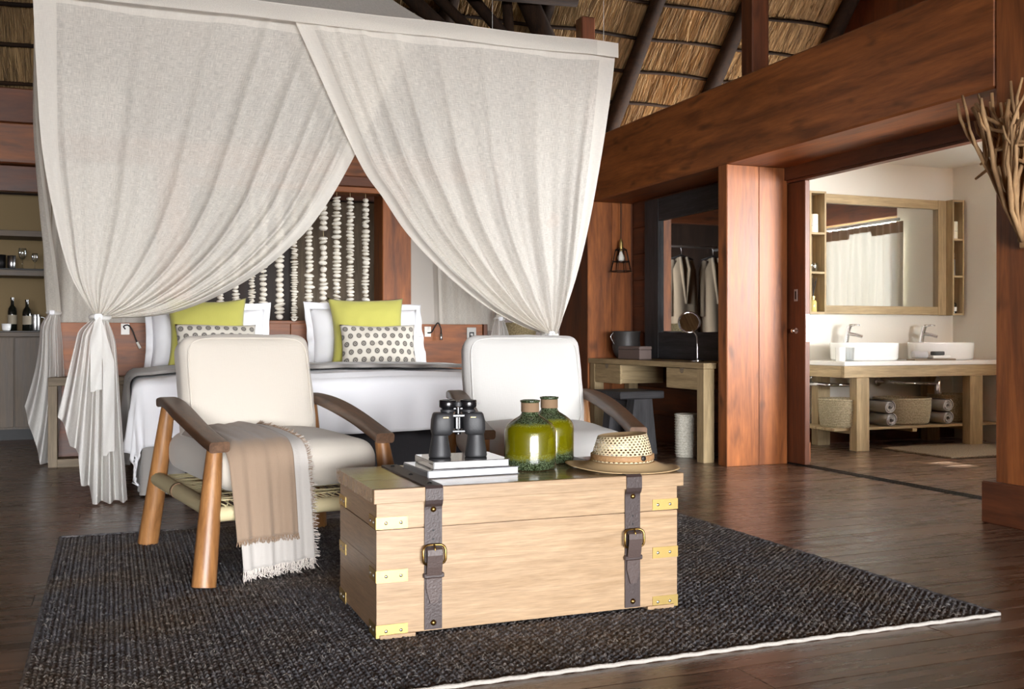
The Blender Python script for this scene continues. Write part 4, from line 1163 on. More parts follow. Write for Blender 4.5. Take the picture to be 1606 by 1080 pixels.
# ================================================================ BED CANOPY
cn = thing('bed_canopy', 'sheer white linen canopy with tied-back curtains hung around the bed', 'bed canopy', (0, 0, 0))
CY, CB = 6.26, 8.45
CX0, CX1, CZ = -0.414, 3.22, 2.95
LF = [(1.80, CY, 2.93), (1.775, CY, 2.85), (1.413, CY, 2.079), (1.187, CY, 1.692), (0.993, CY, 1.478), (0.803, CY, 1.322), (0.581, CY, 1.192), (0.365, CY, 1.103), (0.189, CY, 1.070), (-0.034, CY, 1.060)]
LO = [(CX0, CY, 2.93), (-0.391, CY, 2.407), (-0.365, CY, 2.017), (-0.3, CY, 1.627), (-0.218, CY, 1.307), (-0.084, CY, 1.064)]
RF = [(1.02, CY, 2.93), (1.051, CY, 2.85), (1.413, CY, 2.079), (1.588, CY, 1.822), (1.754, CY, 1.595), (2.009, CY, 1.349), (2.272, CY, 1.155), (2.497, CY, 1.039), (2.68, CY, 0.976)]
RO = [(CX1, CY, 2.93), (3.181, CY, 2.611), (3.108, CY, 2.168), (3.021, CY, 1.728), (2.93, CY, 1.378), (2.821, CY, 1.075), (2.764, CY, 0.972)]
def panel(O, F, yoff, seed, fold=1.0, nf=7):
    def fn(u, v):
        # u: outer edge 0 -> free edge 1, v: rail 0 -> knot 1; cloth lines fan from the rail into the knot
        p = curve(O, v).lerp(curve(F, v), u)
        if v < 0.15: p.z += (1 - v / 0.15) * (0.012 * math.sin(u * 14 + seed) - 0.008) - 0.01 * math.sin(u * math.pi) * (1 - v / 0.15)
        a = fold * (0.006 + 0.030 * v ** 1.5) * (0.35 + 0.65 * u ** 2 + 0.25 * (1 - u) ** 3)
        y = a * math.sin(u * 2 * math.pi * nf * (0.55 + 0.45 * u) + seed) + 0.35 * a * math.sin(u * 2 * math.pi * nf * 2.3 + seed * 2)
        # narrow standing pleats
        for c_, wd, am in ((0.28, 0.018, 0.018), (0.46, 0.012, 0.014), (0.60, 0.012, 0.03), (0.72, 0.012, 0.04), (0.82, 0.011, 0.045), (0.89, 0.009, 0.045), (0.945, 0.008, 0.04), (0.08, 0.012, 0.02)):
            y -= am * fold * math.exp(-((u - c_ + 0.01 * math.sin(v * 5 + seed)) / wd) ** 2) * min(1, 0.25 + v * 1.4)
        y += 0.05 * math.sin(u * math.pi) * math.sin(v * math.pi) * 0.6
        return Vector((p.x, p.y + yoff + y, p.z))
    return fn
ob('front_curtain', sheet(B(), 150, 90, panel(LO, LF, 0.03, 0.6)), M['sheer'], cn, True)
ob('front_curtain', sheet(B(), 150, 90, panel(RO, RF, -0.03, 2.1)), M['sheer'], cn, True)
# side and back curtains
def P3(pts): return [Vector(p) for p in pts]
SLO = [(CX0, CB, 2.93), (-0.45, CB - 0.02, 2.2), (-0.44, CB - 0.06, 1.5), (-0.415, CB - 0.1, 1.14)]
SLF = [(CX0, CY + 0.1, 2.93), (-0.45, CY + 0.75, 2.35), (-0.43, CY + 1.3, 1.85), (-0.40, CB - 0.5, 1.45), (-0.39, CB - 0.16, 1.14)]
SRO = [(CX1, CB, 2.93), (3.23, CB - 0.02, 2.2), (3.2, CB - 0.06, 1.5), (3.17, CB - 0.1, 1.115)]
SRF = [(CX1, CY + 0.1, 2.93), (3.24, CY + 0.75, 2.3), (3.22, CY + 1.3, 1.75), (3.18, CB - 0.45, 1.35), (3.14, CB - 0.16, 1.115)]
def side(O, F, sg, seed):
    def fn(u, v):
        p = curve(O, v).lerp(curve(F, v), u)
        a = 0.012 + 0.03 * v
        p.x += sg * a * math.sin(u * 28 + seed)
        return p
    return fn
ob('side_curtain', sheet(B(), 90, 50, side(SLO, SLF, 1, 0)), M['sheer'], cn, True)
ob('side_curtain', sheet(B(), 90, 50, side(SRO, SRF, 1, 1)), M['sheer'], cn, True)
ob('back_curtain', sheet(B(), 70, 30, lambda u, v: Vector((2.60 + 0.06 * v + u * (0.56 - 0.05 * v), 8.475 + 0.012 * math.sin(u * 30) * (0.5 + v * 0.5), 2.93 - v * 1.92))), M['sheer'], cn, True)
ob('back_curtain', sheet(B(), 70, 30, lambda u, v: Vector((-0.42 + u * 0.52, 8.475 + 0.012 * math.sin(u * 30), 2.93 - v * 1.92))), M['sheer'], cn, True)
# hanging tails below the knots
def tail(name, kx, ky, kz, x0, x1, hemfn, seed, depth=0.05, nf=5, mid=None):
    def fn(u, v):
        zb = hemfn(u)
        z = kz + (zb - kz) * v
        k = min(1, v / 0.16); k = math.sin(k * math.pi / 2)
        fl = 0.5 + 0.5 * v
        xk = kx + (u - 0.5) * 0.075
        xb = x0 + (x1 - x0) * u
        m_ = 0.62 * k * (0.55 + 0.45 * v) + 0.38 * v * k
        x = xk + (xb - xk) * m_
        if mid: x += mid * math.sin(v * math.pi)
        y = ky + (0.018 + depth * k * fl) * math.sin(u * 2 * math.pi * nf + seed) - 0.03 * math.sin(u * math.pi)
        y += 0.3 * depth * k * math.sin(u * 2 * math.pi * nf * 2.2 + seed * 1.7 + v * 2)
        return Vector((x, y, z))
    ob(name, sheet(B(), 110, 40, fn), M['sheer2'], cn, True)
def hemL(u):
    st = [(0, 0.50), (0.12, 0.45), (0.18, 0.34), (0.3, 0.30), (0.34, 0.12), (0.45, 0.10), (0.5, 0.012), (1, 0.012)]
    for (a, b), (c_, d) in zip(st, st[1:]):
        if a <= u <= c_: return b + (d - b) * (u - a) / (c_ - a)
    return 0.012
tail('hanging_tail', -0.06, CY, 1.06, -0.285, 0.085, hemL, 0.4, 0.05, 5)
tail('hanging_tail', 2.735, CY, 0.97, 2.55, 2.95, lambda u: 0.012, 1.4, 0.05, 5)
tail('hanging_tail', -0.40, CB - 0.14, 1.13, -0.60, -0.36, lambda u: max(0.015, 0.44 - 0.9 * u), 2.0, 0.035, 3, 0.03)
tail('hanging_tail', 3.155, CB - 0.14, 1.11, 3.05, 3.32, lambda u: 0.015, 0.9, 0.035, 3)
def knot(x, y, z, s, ends=True):
    pts = [(x + 0.048 * s * math.cos(a / 16 * 6.283), y + 0.045 * s * math.sin(a / 16 * 6.283), z + 0.006 * math.sin(a / 16 * 12.5)) for a in range(16)]
    o = ob('tie_band', tube(B(), pts, 0.014 * s, 8, closed=True), M['sheer2'], cn, True)
    o2 = ob('tie_knot', rbox(B(), 0.022 * s, 0.018 * s, 0.02 * s, 0.012 * s, 4, ctr=(x - 0.01, y - 0.055 * s, z)), M['white_cloth'], cn, True)
    if ends:
        for k, (dx, L_) in enumerate(((-0.01, 0.42), (0.055, 0.78))):
            def fn(u, v, dx=dx, L_=L_):
                w = 0.03 * (0.5 + 0.5 * min(1, v * 3))
                return Vector((x - 0.01 + dx * min(1, v * 3) + (u - 0.5) * 2 * w, y - 0.075 * s - 0.03 * math.sin(min(1, v * 2) * 1.5) + 0.008 * math.sin(u * 5 + v * 9), z - v * L_ * (1 if u < 0.5 else 0.97)))
            ob('tie_end', sheet(B(), 6, 24, fn), M['sheer2'], cn, True)
        def loop(sgn):
            def fn(u, v):
                a = v * 2 * math.pi
                return Vector((x - 0.012 + sgn * 0.05 * (1 - math.cos(a)) * 0.5 * 1.3, y - 0.06 * s + (u - 0.5) * 0.035 - 0.01, z + 0.004 + 0.016 * math.sin(a) - 0.012 * (1 - math.cos(a)) * 0.5))
            return fn
        ob('bow_loop', sheet(B(), 4, 18, loop(-1)), M['sheer2'], cn, True)
knot(-0.06, CY, 1.065, 1.0)
knot(2.735, CY, 0.972, 1.0, True)
knot(-0.40, CB - 0.14, 1.135, 0.9, False)
knot(3.155, CB - 0.14, 1.113, 0.9, False)
# roof of the canopy, frame and cords
apex = Vector((1.40, 7.36, 3.75))
cor = [Vector((CX0, CY, CZ)), Vector((CX1, CY, CZ)), Vector((CX1, CB, CZ)), Vector((CX0, CB, CZ))]
for i in range(4):
    a, b = cor[i], cor[(i + 1) % 4]
    def fn(u, v, a=a, b=b):
        p = a.lerp(b, u).lerp(apex, v * 0.96)
        p.z -= 0.35 * math.sin(v * math.pi) * (0.8)
        return p
    ob('roof_panel', sheet(B(), 24, 16, fn), M['sheer_roof'], cn, True)
for i in range(4):
    ob('frame_rail', tube(B(), [cor[i], cor[(i + 1) % 4]], 0.012, 8), M['wthr_x'], cn, True)
def band(u, v):
    x = CX0 + (CX1 - CX0) * u
    return Vector((x, CY - 0.065 + 0.006 * math.sin(u * 25), CZ + 0.012 - v * 0.10 - 0.008 * abs(math.sin(u * 10))))
ob('header_band', sheet(B(), 80, 4, band), M['sheer'], cn, True)
for x, y in ((CX1 - 0.08, CY), (CX1 - 0.08, CB), (CX0 + 0.08, CY), (CX0 + 0.08, CB)):
    zt = RA - y - 0.1 if y > RY else 6
    ob('suspension_cord', tube(B(), [(x, y, CZ), (x, y, min(zt, 6.5))], 0.002, 5), M['switch_g'], cn)
ob('suspension_cord', tube(B(), [tuple(apex), (apex.x, apex.y, RA - apex.y - 0.1)], 0.006, 5), M['switch_g'], cn)

# ================================================================ DESK ALCOVE
dk = thing('desk', 'pale oak dressing desk with two drawers under the dark mirror', 'desk', (0, 0, 0))
ob('top', box(B(), 4.15, 4.622, 6.60, 8.595, 0.713, 0.757, 0.003), M['oak_y'], dk)
for y0, y1, za in ((7.98, 8.49, 0.545), (6.70, 7.17, 0.553)):
    ob('drawer_box', box(B(), 4.185, 4.60, y0, y1, za, 0.708, 0.002), M['oak_x'], dk)
    d = ob('drawer_front', box(B(), 4.163, 4.184, y0 - 0.005, y1 + 0.005, za - 0.004, 0.709, 0.002), M['oak_y'], dk)
    ym = (y0 + y1) / 2
    bm = B(); lathe(bm, [(0.03, 0), (0.03, 0.0015)], 18)
    ob('finger_notch', bm, M['wthr_y'], d, loc=(4.1625, ym, 0.70), rot=(0, -R(90), 0))
for x, y in ((4.16, 6.615), (4.16, 8.48), (4.52, 6.615), (4.52, 8.48)):
    ob('leg', box(B(), x, x + 0.095, y, y + 0.095, 0, 0.712, 0.003), M['oak_z'], dk)

lm = thing('wall_mirror', 'large mirror in a broad charred black timber frame over the desk', 'mirror', (0, 0, 0))
my0, my1, mz0, mz1 = 6.51, 8.27, 0.760, 2.20
F = 0.25
ob('glass', box(B(), 4.598, 4.61, my0 + 0.1, my1 - 0.18, mz0 + 0.2, mz1 - 0.18), M['mirror'], lm)
ob('frame_board', box(B(), 4.568, 4.622, my1 - F, my1, mz0, mz1, 0.004), M['char_z'], lm)
ob('frame_board', box(B(), 4.568, 4.622, my0, my0 + F, mz0, mz1, 0.004), M['char_z'], lm)
ob('frame_board', box(B(), 4.569, 4.622, my0 + F, my1 - F, mz1 - 0.20, mz1, 0.004), M['char_y'], lm)
ob('frame_board', box(B(), 4.569, 4.622, my0 + F, my1 - F, mz0, mz0 + 0.235, 0.004), M['char_y'], lm)

st = thing('stool', 'charred block stool with two splayed legs under the desk', 'stool', (4.005, 7.53, 0), R(4))
ob('seat', box(B(), -0.21, 0.21, -0.225, 0.225, 0.45, 0.512, 0.008), M['char_x'], st)
for s in (-1, 1):
    bm = B()
    a = [(-0.085, 0.449), (0.085, 0.449), (0.135, 0.0), (-0.135, 0.0)]
    y0 = -0.20 if s < 0 else 0.12
    prism(bm, a, y0 - (0.03 if s < 0 else 0), y0 + 0.08 + (0.03 if s > 0 else 0), 'y')
    ob('leg', bm, M['char_z'], st)
ob('stretcher', box(B(), -0.05, 0.05, -0.119, 0.119, 0.36, 0.43, 0.004), M['char_y'], st)

def basket(name, label, cat, loc, r0, r1, h, mat, group=None, rows=16, sq=1.0):
    t = thing(name, label, cat, loc, random.uniform(0, 3), group)
    prof = []
    m_ = rows * 3
    for i in range(m_ + 1):
        k = i / m_; r = r0 + (r1 - r0) * math.sin(min(1, k * 1.25) * math.pi / 2)
        if k < 0.06: r *= 0.9 + 0.1 * k / 0.06
        prof.append((r, k * h))
    def fn(r, z, a, j):
        row = j / 3
        return r + 0.0055 * math.sin(row * 2 * math.pi) + 0.004 * math.sin(a * 32 + (math.pi if int(row) % 2 else 0))
    bm = lathe(B(), prof + [(r1 - 0.012, h), (r1 - 0.014, h * 0.5), (r0 * 0.85, 0.012)], 96, fn=lambda r, z, a, j: fn(r, z, a, j) if j <= m_ else r)
    ob('woven_body', bm, mat, t, True)
    pts = [(r1 * math.cos(a / 40 * 6.2832), r1 * math.sin(a / 40 * 6.2832), h) for a in range(40)]
    ob('rim', tube(B(), pts, 0.008, 6, closed=True), mat, t, True)
    return t
basket('waste_basket', 'white woven waste basket on the floor under the desk', 'basket', (4.27, 7.03, 0), 0.092, 0.096, 0.335, M['basket_w'])

pt_ = thing('clay_pot', 'round black clay pot with wire handle on the desk', 'pot', (4.38, 8.27, 0.758))
ob('body', lathe(B(), [(0.06, 0), (0.09, 0.01), (0.12, 0.06), (0.128, 0.11), (0.122, 0.17), (0.128, 0.235), (0.132, 0.25), (0.124, 0.25), (0.112, 0.17), (0.11, 0.06), (0.05, 0.02)], 36, fn=lambda r, z, a, j: r + 0.0), M['clay'], pt_, True)
ob('handle', tube(B(), [curve([(-0.13, 0, 0.24), (-0.16, 0, 0.20), (-0.135, 0, 0.15), (-0.125, 0, 0.13)], i / 12) for i in range(13)], 0.004, 6), M['steel'], pt_, True)
ob('stand_ring', tube(B(), [(0.08 * math.cos(a / 20 * 6.283), 0.08 * math.sin(a / 20 * 6.283), 0.008) for a in range(20)], 0.008, 6, closed=True), M['twine'], pt_, True)
bx = thing('keepsake_box', 'flat taupe leather box on the desk beside the pot', 'box', (4.33, 8.02, 0.758))
ob('body', box(B(), -0.06, 0.06, -0.2, 0.2, 0, 0.085, 0.004), M['greybox'], bx)
ob('lid', box(B(), -0.062, 0.062, -0.202, 0.202, 0.0865, 0.115, 0.004), M['greybox'], bx)

mm = thing('vanity_mirror', 'round chrome make-up mirror on a curved stand on the desk', 'mirror', (4.38, 7.06, 0.758))
ob('base', lathe(B(), [(0.055, 0), (0.055, 0.008), (0.02, 0.014), (0.008, 0.018)], 28), M['chrome'], mm, True, angle=40)
ob('stem', tube(B(), [curve([(0, 0, 0.01), (0, 0.0, 0.12), (0, 0.01, 0.2), (-0.01, 0.05, 0.245), (-0.01, 0.09, 0.26)], i / 16) for i in range(17)], 0.0055, 8), M['chrome'], mm, True)
hd_ = ob('ring', tube(B(), [(0.0, 0.085 * math.cos(a / 36 * 6.283), 0.085 * math.sin(a / 36 * 6.283)) for a in range(36)], 0.009, 8, closed=True), M['chrome'], mm, True, loc=(-0.02, 0.09, 0.315), rot=(R(0), R(18), R(62)))
ob('glass', lathe(B(), [(0.001, -0.004), (0.082, -0.004), (0.082, 0.004), (0.001, 0.004)], 36), M['mirror'], hd_, rot=(0, R(90), 0))

pl = thing('pendant_lamp', 'wire cage lamp hanging on a cord before the pilaster', 'lamp', (4.445, 8.5, 0))
ob('cord', tube(B(), [(0, 0, 2.223), (0, 0, 1.86)], 0.004, 6), M['black'], pl)
ob('socket', lathe(B(), [(0.012, 1.76), (0.02, 1.765), (0.02, 1.83), (0.012, 1.86), (0.006, 1.875)], 16), M['brass'], pl, True, angle=40)
ob('bulb', lathe(B(), [(0.012, 1.758), (0.016, 1.74), (0.03, 1.712), (0.034, 1.69), (0.026, 1.666), (0.003, 1.656)], 18), M['bulb'], pl, True)
for k in range(8):
    a = k / 8 * 6.283; c_, s__ = math.cos(a), math.sin(a)
    ob('cage_wire', tube(B(), [(0.022 * c_, 0.022 * s__, 1.79), (0.055 * c_, 0.055 * s__, 1.77), (0.1 * c_, 0.1 * s__, 1.57)], 0.0032, 5), M['black_metal'], pl, True)
for r, z in ((0.055, 1.77), (0.08, 1.66), (0.1, 1.57)):
    ob('cage_ring', tube(B(), [(r * math.cos(a / 24 * 6.283), r * math.sin(a / 24 * 6.283), z) for a in range(24)], 0.0038, 5, closed=True), M['black_metal'], pl, True)

# dressing area behind the bed: robes on a rail, bench with basket
rl = thing('clothes_rail', 'steel clothes rail in the dressing area behind the bed', 'rail', (0, 0, 0))
ob('bar', tube(B(), [(2.2, 10.5, 2.03), (3.3, 10.5, 2.03)], 0.014, 10), M['steel'], rl, True)
for x in (2.21, 3.29): ob('bracket', box(B(), x - 0.01, x + 0.01, 10.5, 10.86, 2.02, 2.045), M['steel'], rl)
def robe(label, x, rz):
    t = thing('bathrobe', label, 'bathrobe', (x, 10.5, 0), rz, 'bathrobes on the clothes rail')
    def fn(u, v):
        a = u * 2 * math.pi
        z = 1.90 - v * 1.15
        w = 0.05 + 0.11 * min(1, v / 0.12) ** 0.6 + 0.05 * v
        d = 0.03 + 0.06 * min(1, v / 0.15) + 0.03 * v
        k = 1 + 0.12 * math.sin(a * 5 + v * 2) * min(1, v * 3)
        return Vector((math.cos(a) * w * k, math.sin(a) * d * k, z))
    ob('body', sheet(B(), 48, 24, fn), M['robe'], t, True)
    for s in (-1, 1):
        ob('sleeve', tube(B(), [(s * 0.11, 0, 1.86), (s * 0.15, 0, 1.74), (s * 0.17, -0.02, 1.4), (s * 0.17, -0.02, 1.2)], [0.04, 0.045, 0.04, 0.045], 12), M['robe'], t, True)
        ob('lapel', tube(B(), [(s * 0.04, -0.05, 1.9), (s * 0.05, -0.10, 1.75), (0.0, -0.11, 1.35)], [0.02, 0.025, 0.012], 6), M['robe'], t, True)
    ob('hanger', tube(B(), [(-0.16, 0, 1.875), (0, 0, 1.93), (0.16, 0, 1.875)], 0.01, 8), M['black'], t, True)
    ob('hanger_hook', tube(B(), [(0, 0, 1.93), (0, 0, 1.99), (0.015, 0, 2.03), (0, 0, 2.05), (-0.012, 0, 2.04)], 0.003, 6), M['steel'], t, True)
robe('beige bathrobe on the rail, reflected left in the black-framed mirror', 2.90, R(0))
robe('beige bathrobe on the rail, reflected right in the black-framed mirror', 2.46, R(0))
bc = thing('bench', 'small reddish timber luggage bench beyond the bed', 'bench', (3.72, 9.25, 0))
ob('top', box(B(), -0.24, 0.24, -0.18, 0.18, 0.92, 0.955, 0.004), M['red_x'], bc)
for sx in (-0.22, 0.18):
    for sy in (-0.16, 0.12): ob('leg', box(B(), sx, sx + 0.04, sy, sy + 0.04, 0, 0.919), M['red_z'], bc)
ob('shelf', box(B(), -0.22, 0.22, -0.16, 0.16, 0.78, 0.80), M['dkred_x'], bc)
basket('storage_basket', 'rough woven basket on the bench beyond the bed', 'basket', (3.72, 9.25, 0.956), 0.155, 0.165, 0.13, M['basket_b'])
# ================================================================ BATHROOM
vn = thing('vanity', 'pale oak washstand with white top and slatted lower shelf', 'washstand', (0, 0, 0))
VX0, VX1, VY0, VY1 = 5.64, 7.46, 6.82, 7.48
ob('counter', box(B(), VX0, VX1, VY0, VY1, 0.712, 0.75, 0.004), M['stone_white'], vn)
ob('apron', box(B(), VX0 + 0.003, VX1, VY0 + 0.005, VY0 + 0.04, 0.615, 0.711, 0.002), M['oak_x'], vn)
ob('apron', box(B(), VX0 + 0.003, VX0 + 0.035, VY0 + 0.041, VY1, 0.615, 0.711, 0.002), M['oak_y'], vn)
for x0, x1 in ((5.775, 5.908), (7.01, 7.157)):
    ob('leg', box(B(), x0, x1, VY0 + 0.01, VY0 + 0.1, 0, 0.614, 0.003), M['oak_z'], vn)
    ob('leg', box(B(), x0, x1, VY1 - 0.15, VY1 - 0.06, 0, 0.614, 0.003), M['oak_z'], vn)
for i in range(4):
    y0 = VY0 + 0.105 + i * 0.125
    ob('shelf_slat', box(B(), VX0 - 0.02, VX1, y0, y0 + 0.112, 0.165, 0.187, 0.002), M['oak_x'], vn)
for x in (5.80, 6.45, 7.03): ob('shelf_bearer', box(B(), x, x + 0.05, VY0 + 0.1, VY1 - 0.02, 0.135, 0.164, 0.002), M['oak_y'], vn)
G = 'round white vessel basins on the washstand'
def basin(label, cx, cy):
    t = thing('basin', label, 'basin', (cx, cy, 0.7505), 0, G)
    ob('bowl', lathe(B(), [(0.27, 0.0), (0.305, 0.004), (0.318, 0.02), (0.326, 0.145), (0.326, 0.152), (0.322, 0.155), (0.312, 0.155), (0.306, 0.148), (0.28, 0.06), (0.12, 0.03), (0.02, 0.028)], 56, sy=0.66), M['porcelain'], t, True)
    ob('drain', lathe(B(), [(0.022, 0.031), (0.022, 0.034), (0.004, 0.036)], 18), M['chrome'], t, True)
    return t
basin('white oval basin nearer the open sliding door', 6.06, 7.07)
basin('white oval basin nearer the bathroom side wall', 6.912, 7.07)
def faucet(label, cx):
    t = thing('faucet', label, 'faucet', (cx, 7.36, 0.7505), 0, 'chrome basin taps')
    ob('body', tube(B(), [(0, 0, 0), (0.0, 0, 0.14), (0.012, -0.012, 0.25), (0.022, -0.022, 0.30)], [0.026, 0.024, 0.022, 0.023], 18), M['chrome'], t, True, angle=50)
    ob('spout', tube(B(), [(0.01, -0.01, 0.235), (0.06, -0.07, 0.222), (0.095, -0.11, 0.205)], [0.016, 0.015, 0.014], 14), M['chrome'], t, True, angle=50)
    ob('lever', tube(B(), [(0.022, -0.022, 0.303), (0.06, -0.06, 0.312), (0.09, -0.085, 0.308)], [0.014, 0.008, 0.006], 10), M['chrome'], t, True)
    ob('collar', lathe(B(), [(0.034, 0), (0.034, 0.006), (0.026, 0.01)], 20), M['chrome'], t, True, angle=40)
faucet('chrome tap behind the basin nearer the door', 6.10)
faucet('chrome tap behind the basin nearer the side wall', 6.955)
def trap(label, cx):
    t = thing('basin_trap', label, 'pipe', (cx, 7.1, 0), 0, 'chrome waste traps under the washstand')
    ob('tailpiece', tube(B(), [(0, 0, 0.7), (0, 0, 0.585)], 0.017, 14), M['chrome'], t, True)
    ob('bottle', lathe(B(), [(0.02, 0.44), (0.03, 0.445), (0.032, 0.47), (0.032, 0.555), (0.028, 0.57), (0.02, 0.585)], 20), M['chrome'], t, True, angle=40)
    ob('waste_pipe', tube(B(), [(-0.02, 0.01, 0.535), (-0.28, 0.1, 0.54), (-0.33, 0.16, 0.545), (-0.34, 0.40, 0.545)], 0.017, 12), M['chrome'], t, True)
    ob('wall_flange', lathe(B(), [(0.042, 0), (0.04, 0.01), (0.02, 0.014)], 20), M['chrome'], t, True, loc=(-0.34, 0.385, 0.545), rot=(R(90), 0, 0))
    for dx in (-0.4, -0.3):
        v = ob('stop_valve', tube(B(), [(dx, 0.38, 0.6), (dx, 0.30, 0.6)], 0.014, 10), M['chrome'], t, True)
        ob('valve_handle', tube(B(), [(dx, 0.302, 0.6), (dx - 0.025, 0.275, 0.6)], [0.018, 0.018], 10), M['chrome'], v, True)
trap('chrome bottle trap behind the front leg of the washstand', 6.06)
trap('chrome bottle trap hanging in open view under the washstand', 6.912)
G = 'seagrass baskets on the washstand shelf'
b1 = basket('seagrass_basket', 'seagrass basket at the door end of the washstand shelf', 'basket', (5.81, 7.06, 0.188), 0.172, 0.188, 0.235, M['basket'], G)
b2 = basket('seagrass_basket', 'wide seagrass basket between the two stacks of towels', 'basket', (6.535, 7.14, 0.188), 0.215, 0.24, 0.225, M['basket'], G)
b3 = basket('seagrass_basket', 'seagrass basket at the side-wall end of the washstand shelf', 'basket', (7.08, 7.22, 0.188), 0.17, 0.195, 0.235, M['basket'], G) if False else basket('seagrass_basket', 'seagrass basket at the side-wall end of the washstand shelf', 'basket', (7.16, 7.2, 0.188), 0.185, 0.20, 0.24, M['basket'], G)
def towel(label, x, z):
    t = thing('rolled_towel', label, 'towel', (x, 0, z), 0, 'rolled towels on the washstand shelf')
    # spiral prism along y
    bm = B(); n_ = 90; inner, outer = [], []
    for i in range(n_ + 1):
        a = i / n_ * 2 * math.pi * 3.2; r = 0.010 + 0.0405 * i / n_
        th = 0.0062
        inner.append((r * math.cos(a) * 1.12, r * math.sin(a))); outer.append(((r + th) * math.cos(a) * 1.12, (r + th) * math.sin(a)))
    V = []
    for yy, jit in ((6.915, 0.0), (6.925, 0.002), (7.24, 0.0)):
        V.append(([bm.verts.new((p[0], yy - 0.004 * math.sin(i * 0.3), p[1])) for i, p in enumerate(inner)], [bm.verts.new((p[0], yy - 0.004 * math.sin(i * 0.3), p[1])) for i, p in enumerate(outer)]))
    for (ia, oa), (ib, ob_) in zip(V, V[1:]):
        for i in range(n_):
            bm.faces.new((ia[i], ia[i + 1], ib[i + 1], ib[i])); bm.faces.new((oa[i], ob_[i], ob_[i + 1], oa[i + 1]))
    for (ia, oa) in (V[0], V[-1]):
        for i in range(n_): bm.faces.new((ia[i], oa[i], oa[i + 1], ia[i + 1]))
    ob('cloth', bm, M['towel'], t, True)
zt0 = 0.187 + 0.058
towel('lower rolled grey towel beside the front leg of the washstand', 6.215, zt0)
towel('upper rolled grey towel beside the front leg of the washstand', 6.20, zt0 + 0.109)
towel('lower rolled grey towel beside the basket at the side wall', 6.845, zt0)
towel('upper rolled grey towel beside the basket at the side wall', 6.842, zt0 + 0.109)
def cyl_thing(name, label, cat, loc, prof, mat, part, n=28, grp=None):
    t = thing(name, label, cat, loc, 0, grp); ob(part, lathe(B(), prof, n), mat, t, True, angle=45); return t
t = cyl_thing('tooth_mug', 'white ceramic mug on the washstand by the door', 'mug', (5.69, 6.93, 0.7505), [(0.034, 0), (0.039, 0.003), (0.04, 0.115), (0.036, 0.115), (0.035, 0.01), (0.005, 0.008)], M['porcelain'], 'cup')
cyl_thing('tumbler', 'clear glass tumbler beside the white mug on the washstand', 'glass', (5.80, 6.95, 0.7505), [(0.032, 0), (0.036, 0.002), (0.044, 0.115), (0.041, 0.115), (0.033, 0.014), (0.004, 0.012)], M['glass'], 'cup')
ty = thing('bath_tray', 'dark wooden tray between the two basins', 'tray', (6.62, 6.88, 0.7505))
ob('board', box(B(), -0.23, 0.23, -0.05, 0.05, 0, 0.016, 0.003), M['wthr_x'], ty)
t = thing('washcloth', 'rolled grey washcloth on the tray between the basins', 'washcloth', (6.49, 6.88, 0.768))
ob('roll', tube(B(), [(-0.075, 0, 0.032), (-0.07, 0, 0.032), (0, 0, 0.033), (0.07, 0, 0.032), (0.075, 0, 0.032)], [0.02, 0.031, 0.032, 0.031, 0.02], 16), M['towel'], t, True)
t = thing('soap_dish', 'white soap dish holding a dark soap on the tray', 'soap dish', (6.70, 6.88, 0.768))
ob('dish', box(B(), -0.10, 0.10, -0.045, 0.045, 0, 0.026, 0.008, 2), M['porcelain'], t)
ob('soap', box(B(), -0.065, 0.045, -0.03, 0.03, 0.027, 0.062, 0.008, 2), M['clay'], t)

# mirror unit with side shelves
mu = thing('bathroom_mirror', 'oak framed bathroom mirror with open shelf boxes at both sides', 'mirror', (0, 0, 0))
MZ0, MZ1 = 1.158, 2.235
ob('glass', box(B(), 5.86, 7.30, 7.43, 7.44, MZ0 + 0.05, MZ1 - 0.05), M['mirror'], mu)
ob('frame_rail', box(B(), 5.862, 7.296, 7.40, 7.498, MZ1 - 0.085, MZ1 - 0.004, 0.002), M['oak_x'], mu)
ob('frame_rail', box(B(), 5.862, 7.296, 7.40, 7.498, MZ0 + 0.004, MZ0 + 0.078, 0.002), M['oak_x'], mu)
ob('frame_stile', box(B(), 7.20, 7.296, 7.395, 7.498, MZ0 + 0.002, MZ1 - 0.002, 0.002), M['oak_z'], mu)
for x0, x1 in ((5.682, 5.858), (7.30, 7.44)):
    w = ob('shelf_box', box(B(), x0, x0 + 0.018, 7.32, 7.498, MZ0, MZ1, 0.001), M['oak_z'], mu)
    ob('side_board', box(B(), x1 - 0.018, x1, 7.32, 7.498, MZ0, MZ1, 0.001), M['oak_z'], w)
    ob('back_board', box(B(), x0 + 0.018, x1 - 0.018, 7.485, 7.498, MZ0, MZ1), M['oak_z'], w)
    for z in (MZ0, 1.51, 1.855, MZ1 - 0.018): ob('shelf', box(B(), x0 + 0.0185, x1 - 0.0185, 7.322, 7.484, z, z + 0.018), M['oak_x'], w)
def candle(label, x):
    t = thing('candle', label, 'candle', (x, 7.39, 1.8735), 0, 'ivory pillar candles on the mirror shelves')
    ob('wax', lathe(B(), [(0.042, 0), (0.043, 0.003), (0.043, 0.16), (0.04, 0.164), (0.01, 0.16)], 28), M['candle'], t, True, angle=40)
    ob('wick', tube(B(), [(0, 0, 0.16), (0.002, 0, 0.175)], 0.0015, 5), M['black'], t)
    ob('twig_print', tube(B(), [(-0.035, -0.0262, 0.06), (-0.01, -0.0427, 0.075), (0.01, -0.0427, 0.07), (0.034, -0.0275, 0.11)], 0.0014, 4), M['black'], t)
candle('ivory pillar candle on the mirror shelf beside the door', 5.77)
candle('ivory pillar candle on the mirror shelf beside the side wall', 7.37)
